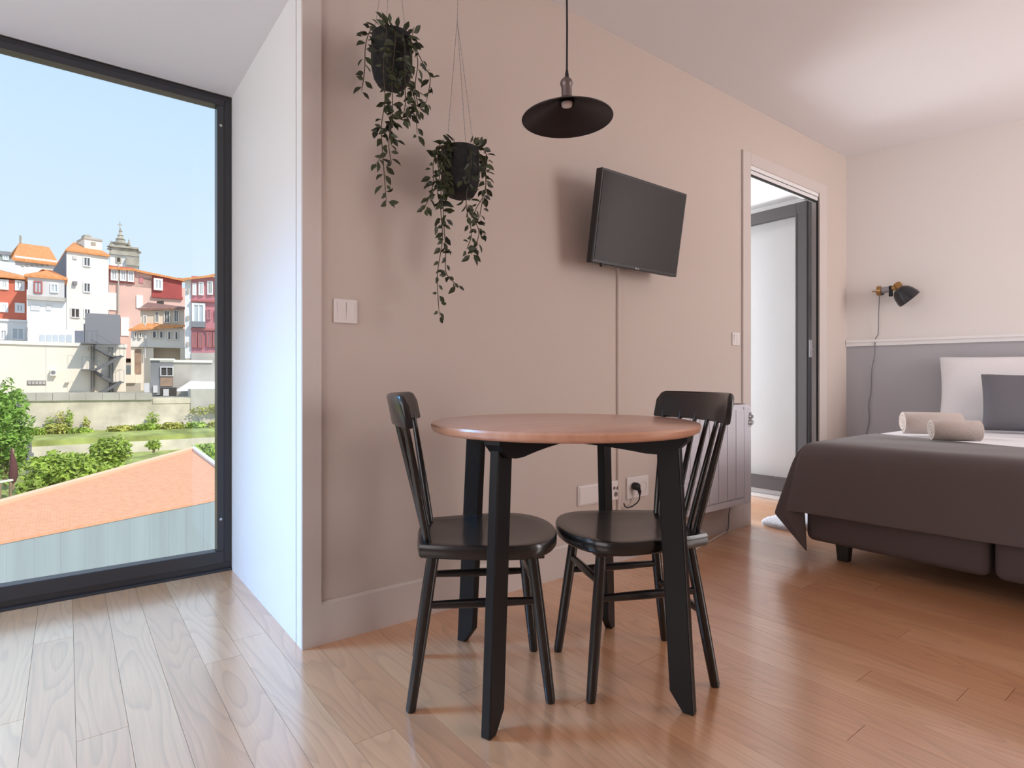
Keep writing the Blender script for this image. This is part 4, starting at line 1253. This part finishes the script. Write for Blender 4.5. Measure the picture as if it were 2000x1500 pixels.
# ---- small grey-white house next to it
f = Facade(54, 46.2, 128, 46.2)
h = house('grey_white_house', 'small grey-white house with an orange hipped roof beside the red one', 'building', f, 2.0)
mb = MB(); f.pbox(mb, 54, 126, 541, 584, -3, 0); put(mb, 'upper_wall', X_GREYW, h)
mb = MB(); f.pbox(mb, 54, 129, 588, 690, -3, .25); put(mb, 'lower_wall', X_WHITE, h)
mb = MB(); f.pbox(mb, 53, 128, 581, 588.5, -.2, .7); put(mb, 'eave', X_CONC, h)
u0, _ = f.uz(54, 542); u1, z0 = f.uz(126, 543); _, zr = f.uz(84, 525)
put(hip(f, u0, u1, z0, zr + .2, 3, ov=.2, inset=1.4), 'roof', X_ROOF, h)
windows(f, h, [(66, 83, 549, 573)], frame=X_FRAMER, pane=X_PANEL2)
windows(f, h, [(98, 114, 554, 572)], pane=X_PANEL2)
mb = MB(); f.pbox(mb, 60, 78, 597, 607, .24, .32); put(mb, 'panel', X_GREYW, h)
mb = MB(); f.pbox(mb, 90, 100, 597, 607, .24, .32); put(mb, 'panel', X_GREYW, h)

# ---- tall cream block
f = Facade(129, 50.0, 213, 50.6)
h = house('tall_cream_block', 'tall narrow cream block with its shaded side coloured dark and orange roof', 'building', f, 2.0)
u0, zt_ = f.uz(130, 487); u1, _ = f.uz(212, 487)
PA, PB, PC = f.pt(u0, 0), f.pt(u1, 0), f.pt(u1 - .4, 0, -5)
PD = at(97, HOR_Y, 61.5); PD.z = 0
def upright(pts, z0, z1):
    return MB().slab([Vector((p.x, p.y, z0)) for p in pts], (0, 0, z1 - z0))
put(upright([PA, PB, PC, PD], 2.0, zt_), 'wall', X_CREAM2, h)
sd = (PD - PA).normalized(); sn = Vector((sd.y, -sd.x, 0)); sn = sn if sn.dot(PA) < 0 else -sn
put(upright([PA + sn * .04, PA + sn * .001, PD + sn * .001, PD + sn * .04], 2.0, zt_ - .05), 'shaded_side', X_BLUEGREY, h)  # side away from the sun, its shade put into a darker colour
RZ = zat(466, 52) ; up_ = lambda p, z: Vector((p.x, p.y, z))
r0 = up_((PA * .40 + PB * .22 + PC * .13 + PD * .25), RZ); r1 = up_((PA * .12 + PB * .40 + PC * .36 + PD * .12), RZ)
cA, cB, cC, cD = [up_(p + (p - (PA + PB + PC + PD) / 4).normalized() * .25, zt_) for p in (PA, PB, PC, PD)]
mb = MB(); mb.add([cA, cB, cC, cD, r0, r1] + [p - Vector((0, 0, .16)) for p in (cA, cB, cC, cD)], [(0, 1, 5, 4), (1, 2, 5), (2, 3, 4, 5), (3, 0, 4), (0, 6, 7, 1), (1, 7, 8, 2), (2, 8, 9, 3), (3, 9, 6, 0), (9, 8, 7, 6)])
put(mb, 'roof', X_ROOF, h)
mb = MB(); f.pbox(mb, 173, 207, 463, 484, -3.4, -1.2); put(mb, 'roof_room', X_CREAM2, h)
mb = MB(); f.pbox(mb, 172, 208, 461, 464.5, -3.5, -1.1); put(mb, 'roof_room_cap', X_CONC, h)
mb = MB(); f.pbox(mb, 177, 191, 452.5, 462, -2.8, -1.8); put(mb, 'chimney', X_STONE, h)
mb = MB(); f.pbox(mb, 186, 195, 469, 475, -1.22, -1.14); put(mb, 'roof_vent', X_STONE, h)
windows(f, h, [(162, 177, 502, 521), (162, 177, 552, 571.5), (163, 177, 602.5, 622)], pane=X_PANE)
mb = MB(); f.pbox(mb, 142, 150, 500, 506, 0, .12); put(mb, 'vent', X_GREYW, h)
mb = MB(); f.pbox(mb, 141.5, 149, 550, 557, 0, .30); put(mb, 'air_unit', X_CONCD, h)
windows(f, h, [(137, 156, 601.5, 621)], frame=X_GREYW, pane=X_DARK)

# ---- far white church-like hall with orange roof, and dormer
f = Facade(20, 66, 112, 66.5)
h = house('far_white_hall', 'far white hall with a long orange roof behind the tall cream block', 'building', f, 8)
mb = MB(); f.pbox(mb, 29, 112, 504, 640, -10, 0); put(mb, 'wall', X_WHITE, h)
u0, z0 = f.uz(22, 505); u1, _ = f.uz(114, 505); _, zr = f.uz(60, 484); zr = CAM_H + (zr - CAM_H) * 1.085
mb = MB(); mb.slab([f.pt(u0, z0, .4), f.pt(u1, z0, .4), f.pt(u1, zr, -5), f.pt(u0 + 1.4, zr, -5)], (0, 0, -.25)); mb.slab([f.pt(u0 + 1.4, zr, -5), f.pt(u1, zr, -5), f.pt(u1, z0, -10.4), f.pt(u0, z0, -10.4)], (0, 0, -.25))
put(mb, 'roof', X_ROOF, h)
mb = MB(); mb.tube([f.pt(u0 + 1.5, zr, -5), f.pt(u0 + 1.5, zr + .9, -5)], .12, 6); put(mb, 'finial', X_STONE, h)
for i in range(6):
    mb = MB(); f.pbox(mb, 42 + i * 9.5, 47 + i * 9.5, 516.5, 520, 0, .1); put(mb, 'vent_opening', X_CONC, h)
f = Facade(-60, 60, 24, 60)
h = house('dormer_house', 'grey house with a dormer at the far left edge of the view', 'building', f, 6)
mb = MB(); f.pbox(mb, -60, 19, 494, 620, -3, 0); put(mb, 'wall', mat('green_grey_slate', (.30, .34, .31), .8), h)
mb = MB(); f.pbox(mb, -62, 21, 488, 495, -3.2, .2); put(mb, 'roof', X_CONCD, h)
windows(f, h, [(5, 17, 495.5, 508)], pane=X_PANEL2)
mb = MB(); f.pbox(mb, -60, 28, 517, 600, .4, 3); put(mb, 'lower_block', X_WHITE, h)

# ---- baroque stone tower
f = Facade(213, 74, 276, 74)
h = house('stone_bell_tower', 'old stone bell tower with pinnacles rising behind the pink houses', 'tower', f, 14)
mb = MB(); f.pbox(mb, 215, 270, 497, 720, -4.4, 0); put(mb, 'body', X_WHITE, h)
mb = MB(); f.pbox(mb, 213, 272, 493, 499, -5.2, .3); f.pbox(mb, 217, 268, 483, 493, -4.6, -.1); f.pbox(mb, 214, 271, 481, 484.5, -5.1, .2); put(mb, 'cornice', X_STONE, h)
windows(f, h, [(226, 237, 501, 514)], frame=X_STONE, pane=X_DARK, mull=False, fw=.15)
def spire(px, py0, py1, r_, out, nm):
    u, z0 = f.uz(px, py0); _, z1 = f.uz(px, py1)
    b = f.pt(u, 0, out); H_ = z1 - z0
    prof = [(0, 0), (1, 0), (1, .06), (.72, .09), (.72, .26), (1.02, .29), (1.02, .33), (.60, .36), (.50, .46), (.62, .49), (.40, .53), (.30, .64), (.40, .66), (.22, .70), (.15, .82), (.24, .85), (.10, .89), (.06, .97), (0, 1.0)]
    mb = MB().lathe([(a * r_, c_ * H_) for a, c_ in prof], 10, xf=Matrix.Translation((b.x, b.y, z0)))
    put(mb, nm, X_STONE, h, merge=1e-4)
spire(235, 484, 438, .95, -2.0, 'lantern')
for px, y1, o in ((217, 468, -.5), (268, 484, -.5), (222, 466, -4.4), (252, 458, -2.4), (263, 478, -4.4)):
    spire(px, 486 if px < 260 else 493, y1, .46, o, 'pinnacle')
mb = MB(); f.pbox(mb, 228, 243, 474, 483, -3.2, -1.4); put(mb, 'lantern_base', X_STONE, h)
u, z = f.uz(234, 440)
mb = MB().tube([f.pt(u, z - .3, -2.4), f.pt(u, z + 1.0, -2.4)], .05, 5).tube([f.pt(u - .3, z + .6, -2.4), f.pt(u + .3, z + .6, -2.4)], .05, 5); put(mb, 'cross', X_STONE, h)
mb = MB(); f.pbox(mb, 246, 272, 505, 520, -3, .6); put(mb, 'side_chapel', X_STONE, h)

# ---- pink terraced house
f = Facade(214, 57.0, 362, 57.5)
h = house('pink_house', 'tall pink house with an orange roof and red window band', 'building', f, 1.5)
mb = MB(); f.pbox(mb, 213, 298, 540, 700, -7, 0); f.pbox(mb, 298, 362, 560, 700, -7, 0); put(mb, 'wall', X_PINK, h)
mb = MB(); f.pbox(mb, 213, 263, 521, 553, -6, .15); put(mb, 'window_band', X_FRAMER, h)
fb = Facade(214, 56.8, 362, 57.3)
windows(fb, h, [(216, 230, 526, 548), (234, 247, 527, 549), (249, 262, 529, 551)], pane=X_PANEL2, fw=.13)
u0, za = f.uz(212, 523); u1, zb = f.uz(266, 527); _, zr = f.uz(225, 505)
mb = MB(); mb.slab([f.pt(u0 - .1, za, .6), f.pt(u1, zb, .6), f.pt(u1, zr - .3, -4), f.pt(u0 - .1, zr, -4)], (0, 0, -.2)); put(mb, 'roof', X_ROOF, h)
u2, zc_ = f.uz(362, 548); _, zd = f.uz(330, 535)
u3, z3 = f.uz(252, 510)
mb = MB(); mb.slab([f.pt(u1 - .3, zb, .45), f.pt(u2 + .2, zc_, .45), f.pt(u2 + .2, zc_ + .7, -5), f.pt(u3, z3, -4)], (0, 0, -.2)); put(mb, 'side_roof', X_ROOF, h)
mb = MB(); f.pbox(mb, 263, 298, 533, 562, -5, .0); put(mb, 'upper_wall', X_PINK, h)
mb = MB(); f.pbox(mb, 297, 355, 541, 580, -5, .12); put(mb, 'crimson_panel', X_CRIM, h)
mb = MB(); f.pbox(mb, 296, 356, 578, 583, -5, .3); put(mb, 'crimson_ledge', X_CRIM, h)
windows(fb, h, [(300, 318, 544, 567)], pane=X_PANEL2, fw=.2)
mb = MB(); f.pbox(mb, 272, 280, 541, 553, 0, .06); put(mb, 'shutter', X_ROSE, h)
for r_ in ((211, 228, 572, 606), (266, 279, 577, 602), (236, 252, 620, 656)):
    mb = MB(); f.pbox(mb, *r_, 0, .10); put(mb, 'shutter', X_FRAME, h)
for i in range(4):
    mb = MB(); f.pbox(mb, 307 + i * 3.4, 309.4 + i * 3.4, 588, 596, 0, .1); put(mb, 'slit_window', X_DARK, h)
u, za = f.uz(231, 515); _, zb = f.uz(231, 612)
mb = MB().tube([f.pt(u, zb, .25), f.pt(u, za, .25)], .07, 6); put(mb, 'downpipe', X_CONC, h)

# ---- small beige house with two storeys of dark windows
f = Facade(252, 47.5, 362, 47.5)
h = house('beige_house', 'small beige house with dark windows and a mid-height orange eave', 'building', f, .4)
mb = MB(); f.pbox(mb, 274, 360, 602, 634, -4, 0); put(mb, 'upper_wall', X_BEIGE, h)
mb = MB(); f.pbox(mb, 256, 360, 641, 679, -4, .5); put(mb, 'lower_wall', X_CREAM2, h)
u0, z0 = f.uz(252, 645); u1, z1 = f.uz(361, 637); _, z2 = f.uz(300, 632)
mb = MB(); mb.slab([f.pt(u0, z0, 1.0), f.pt(u1, z1, 1.0), f.pt(u1, z2, -.1), f.pt(u0 + .8, z2, -.1)], (0, 0, -.14)); put(mb, 'eave', X_ROOF, h)
u0, z0 = f.uz(270, 604); u1, z1 = f.uz(362, 602); um, zr = f.uz(288, 592)
mb = MB(); mb.slab([f.pt(u0, z0, .4), f.pt(u1, z1, .4), f.pt(u1, zr + .1, -2), f.pt(um, zr + .3, -2)], (0, 0, -.14)); put(mb, 'roof', X_ROOFD, h)
windows(f, h, [(279, 287, 616, 634), (302, 311, 607, 631), (320, 332, 606, 631), (339, 349, 605, 630)], frame=X_CREAM2, pane=X_PANE, fw=.07)
f2 = Facade(252, 47.0, 362, 47.0)
windows(f2, h, [(297, 306, 646, 661), (311, 319, 646, 661), (327, 334, 647, 664), (341, 348, 647, 664), (262, 267, 648, 660), (271, 277, 648, 660)], frame=X_CREAM2, pane=X_PANE, fw=.06, mull=False)
mb = MB(); f.pbox(mb, 256, 362, 679, 760, -4, -1.2); put(mb, 'recess', X_BEIGE, h)
mb = MB(); f.pbox(mb, 256, 300, 679, 770, -1.2, .3); put(mb, 'lower_bay', X_CREAM, h)
mb = MB(); f.pbox(mb, 352, 362, 679, 760, -1.2, .4); put(mb, 'pier', X_CREAM, h)
mb = MB(); f.pbox(mb, 264, 276, 682, 730, .28, .36); put(mb, 'timber_door', X_WOOD, h)
u, za = f.uz(284, 634); _, zb = f.uz(284, 700)
mb = MB().tube([f.pt(u, zb, .6), f.pt(u, za, .6)], .05, 6); put(mb, 'downpipe', X_GREYW, h)
mb = MB(); f.pbox(mb, 246, 266, 732, 748, -1, 1.0); put(mb, 'porch', X_CREAM, h)
mb = MB(); f.pbox(mb, 247, 275, 748, 768, -.8, .8); put(mb, 'basement', X_CONC, h)

# ---- rose building at the right edge of the window
f = Facade(362, 46.0, 520, 45.5)
h = house('rose_house', 'rose coloured house with rows of tall windows at the right window edge', 'building', f, .4)
mb = MB(); f.pbox(mb, 361, 374, 545, 700, -6, 0); put(mb, 'white_strip', X_WHITE, h)
mb = MB(); f.pbox(mb, 374, 520, 543, 700, -6, .05); put(mb, 'wall', X_ROSE, h)
u0, z0 = f.uz(359, 547); u1, z1 = f.uz(520, 527); _, zr = f.uz(430, 522)
mb = MB(); mb.slab([f.pt(u0 - .2, z0 + .02, .5), f.pt(u1, z1, .5), f.pt(u1, z1 + 1.5, -4), f.pt(u0 + 1.0, z0 + 1.0, -4)], (0, 0, -.16)); put(mb, 'roof', X_ROOF, h)
f2 = Facade(362, 45.9, 520, 45.4)
windows(f2, h, [(388, 398, 551, 577), (405, 416, 549, 576), (420, 432, 547, 575), (376, 384, 553, 577), (440, 452, 545, 573)], pane=X_PANE, fw=.10)
windows(f2, h, [(375, 401, 592, 640)], pane=X_PANEL2, fw=.16)
windows(f2, h, [(404, 412, 604, 624), (420, 428, 604, 624), (436, 446, 603, 624)], frame=X_ROSE, pane=X_PANE, fw=.07)
windows(f2, h, [(375, 385, 650, 679), (387, 397, 650, 679), (404, 414, 649, 678), (416, 426, 648, 678), (430, 444, 648, 678)], frame=X_FRAMER, pane=X_PANEL2, fw=.10)
mb = MB(); f.pbox(mb, 374, 520, 589, 592.5, .05, .3); f.pbox(mb, 374, 520, 643, 647, .05, .3); put(mb, 'string_course', X_FRAMER, h, merge=0)
mb = MB(); f.pbox(mb, 375, 402, 629, 640, .05, .5); put(mb, 'balcony', X_PANEL, h)
for i, y in enumerate((569, 621, 672)):
    mb = MB(); f.pbox(mb, 365, 369, y - 4, y + 4, 0, .12); put(mb, 'lamp_niche', X_CONC, h)
mb = MB(); f.pbox(mb, 374, 520, 690, 760, -6, .1); put(mb, 'lower_wall', X_CONC, h)

# ---- concrete outhouse in front of it
f = Facade(293, 36.0, 500, 36.0)
h = house('concrete_outhouse', 'weathered concrete outhouse with a small barred window', 'building', f, -.2)
mb = MB(); f.pbox(mb, 294, 338, 703, 772, -3.5, 0); put(mb, 'front_wall', X_CONCD, h)
mb = MB(); f.pbox(mb, 338, 500, 708, 785, -4, -.05); put(mb, 'long_wall', X_CONC, h)
mb = MB(); f.pbox(mb, 293, 340, 700, 704, -3.6, .12); f.pbox(mb, 312, 415, 703, 708, -4, .05); put(mb, 'flat_roof', X_CREAM2, h)
windows(f, h, [(313, 339, 716, 735)], frame=X_GREYW, pane=X_DARK, fw=.06)
mb = MB(); f.pbox(mb, 313, 337, 736, 754, 0, .06); put(mb, 'boarding', X_WOOD, h)
mb = MB(); f.pbox(mb, 313, 345, 757, 775, -.4, .03); put(mb, 'lean_to', X_DARK, h)
for r_ in ((319, 330, 760, 773), (299, 308, 753, 767), (282, 292, 748, 766)):
    mb = MB(); f.pbox(mb, *r_, .02, .10); put(mb, 'shutter', X_GREYW, h)
f = Facade(-60, 31.6, 360, 31.6)
u0, z0 = f.uz(344, 761); u1, z1 = f.uz(416, 724); u2, z2 = f.uz(520, 715); u3, z3 = f.uz(520, 757)
mb = MB().slab([f.pt(u0, z0, .3), f.pt(u3, z3, .3), f.pt(u2, z2, -2.5), f.pt(u1, z1, -2.5)], (0, 0, -.10))
f.pbox(mb, 372, 520, 760, 776, -2.3, -.3)
tag(mb.build('white_lean_to_roof', X_WHITE), 'white sloping lean-to roof in front of the concrete outhouse', 'roof')

# ---- planting
def foliage(name, base, size, n_, seed, mtl, label, leaf=.14, cat='shrub', group=None, stem=True):
    """crown of separate leaf blades on a few stems"""
    r_ = random.Random(seed); sx, sy, sz = size
    e_ = empty(name, base, label, cat, 0, group)
    mb = MB()
    for k in range(n_):
        while True:
            p = Vector((r_.uniform(-1, 1), r_.uniform(-1, 1), r_.uniform(-1, 1)))
            if .25 < p.length < 1: break
        p *= r_.uniform(.8, 1.0) * (1 + .15 * math.sin(p.x * 7 + seed) * math.cos(p.z * 6))
        c_ = Vector((p.x * sx, p.y * sy, sz + p.z * sz))
        a = Vector((r_.gauss(0, 1), r_.gauss(0, 1), r_.gauss(0, .7))).normalized()
        b = a.cross(Vector((r_.gauss(0, 1), r_.gauss(0, 1), r_.gauss(0, 1)))).normalized()
        l_ = leaf * r_.uniform(.6, 1.3)
        mb.add([c_ - a * l_, c_ + b * l_ * .4, c_ + a * l_, c_ - b * l_ * .4], [(0, 1, 2, 3)])
    o = mb.build('foliage', mtl, e_, fixn=False)
    if stem:
        for k in range(3):
            a = r_.uniform(0, 6.28)
            MB().tube([(0, 0, -.1), (math.cos(a) * sx * .2, math.sin(a) * sy * .2, sz * .6), (math.cos(a) * sx * .4, math.sin(a) * sy * .4, sz * 1.2)], [.05, .04, .02], 5).build('stem', X_WOOD, e_)
    return e_
def base_at(px, py, d): return at(px, py, d)
foliage('hedge', base_at(10, 945, 21), (.85, .8, 1.9), 2600, 1, X_LEAF2, 'tall green hedge at the left edge of the garden', .11)
foliage('hedge', base_at(-8, 850, 24), (.7, .7, .95), 1100, 2, X_LEAF2, 'hedge top rising behind the taller hedge beside the white gap', .12)
foliage('shrub', base_at(125, 955, 21), (1.25, .9, .70), 2200, 3, X_LEAF1, 'broad bright green bush just above the near roof edge', .12)
foliage('shrub', base_at(64, 985, 19.2), (.45, .4, .42), 800, 4, X_LEAF1, 'small bright bush left of the broad bush', .10)
foliage('shrub', base_at(215, 915, 24), (.85, .7, .68), 1500, 5, X_LEAF1, 'upright green bush in front of the terrace wall', .11)
foliage('shrub', base_at(195, 935, 22), (1.1, .6, .30), 900, 6, X_LEAF1, 'low green growth spreading beside the upright bush', .11)
foliage('shrub', base_at(300, 880, 26.5), (.32, .3, .26), 300, 7, X_LEAF1, 'tiny bush against the terrace wall near the roof tip', .09)
foliage('shrub', base_at(402, 898, 24), (.75, .6, .35), 800, 8, X_LEAF1, 'green bush right of the roof tip', .11)
strip = [(70, 868, .8, .22), (112, 866, .9, .30), (156, 864, .9, .18), (235, 861, 1.0, .20), (284, 857, 1.0, .22), (331, 854, 1.0, .24), (377, 851, 1.0, .22), (420, 848, 1.0, .22)]
for i, (px, py, sx, sz) in enumerate(strip):
    foliage('planting', RWF.pt(RWF.uz(px, py)[0], -1.86, .75), (sx * .72, .30, sz), 420, 20 + i, X_LEAF3 if i % 2 else X_LEAF1, '%s patch of wild plants along the foot of the retaining wall' % ('leftmost', 'second', 'third', 'fourth', 'fifth', 'sixth', 'seventh', 'rightmost')[i], .10, 'plants', 'wild plants at the wall foot')
climb = [(98, 858, .30, .62, 'left'), (118, 858, .28, .80, 'second'), (135, 850, .22, .75, 'third'), (168, 855, .20, .60, 'fourth'), (297, 838, .40, .52, 'fifth'), (388, 812, .65, .30, 'sixth'), (420, 806, .55, .28, 'last')]
for i, (px, py, sx, sz, w_) in enumerate(climb):
    foliage('climber', RWF.pt(*RWF.uz(px, py), .32), (sx * .85, .14, sz), 200, 40 + i, X_LEAF3 if i in (1, 3, 5, 6) else X_LEAF1,
            'climbing plant on the retaining wall, the %s counted from the left' % w_, .08, 'climber', 'climbers on the retaining wall', stem=False)
# closed garden parasol, timber frame, bench and low items at the lower left
p = base_at(26, 945, 19.8)
e_ = empty('closed_parasol', p, 'closed maroon garden parasol in front of the hedge', 'parasol')
MB().tube([(0, 0, -.2), (0, 0, 1.2)], .03, 8).build('pole', X_WOOD, e_)
MB().tube([(0, 0, .05), (0, 0, .3), (0, 0, .65), (-.03, 0, 1.0), (-.06, 0, 1.25)], [.07, .14, .11, .06, .01], 10).build('canopy', X_UMB, e_, smooth=50)
f = Facade(-40, 19.0, 30, 19.5)
tf = house('timber_pen', 'small weathered timber frame at the foot of the hedge', 'frame', f, -3.6)
for a in (-30, 0, 20):
    mb = MB(); f.pbox(mb, a, a + 3, 942, 985, -.06, .0); put(mb, 'post', X_WOOD, tf)
mb = MB(); f.pbox(mb, -32, 25, 940, 944, -.06, .02); put(mb, 'rail', X_CREAM2, tf)
mb = MB(); f.pbox(mb, -30, 22, 946, 990, -.8, -.7); put(mb, 'back_board', X_UMB, tf)
f = Facade(50, 23.0, 80, 23.0)
mb = MB(); f.pbox(mb, 50, 66, 886, 925, -.3, 0); f.pbox(mb, 52, 62, 858, 890, -.2, -.05)
tag(mb.build('garden_shed_end', X_CONCD), 'dark end of a low shed between hedge and broad bush', 'shed')
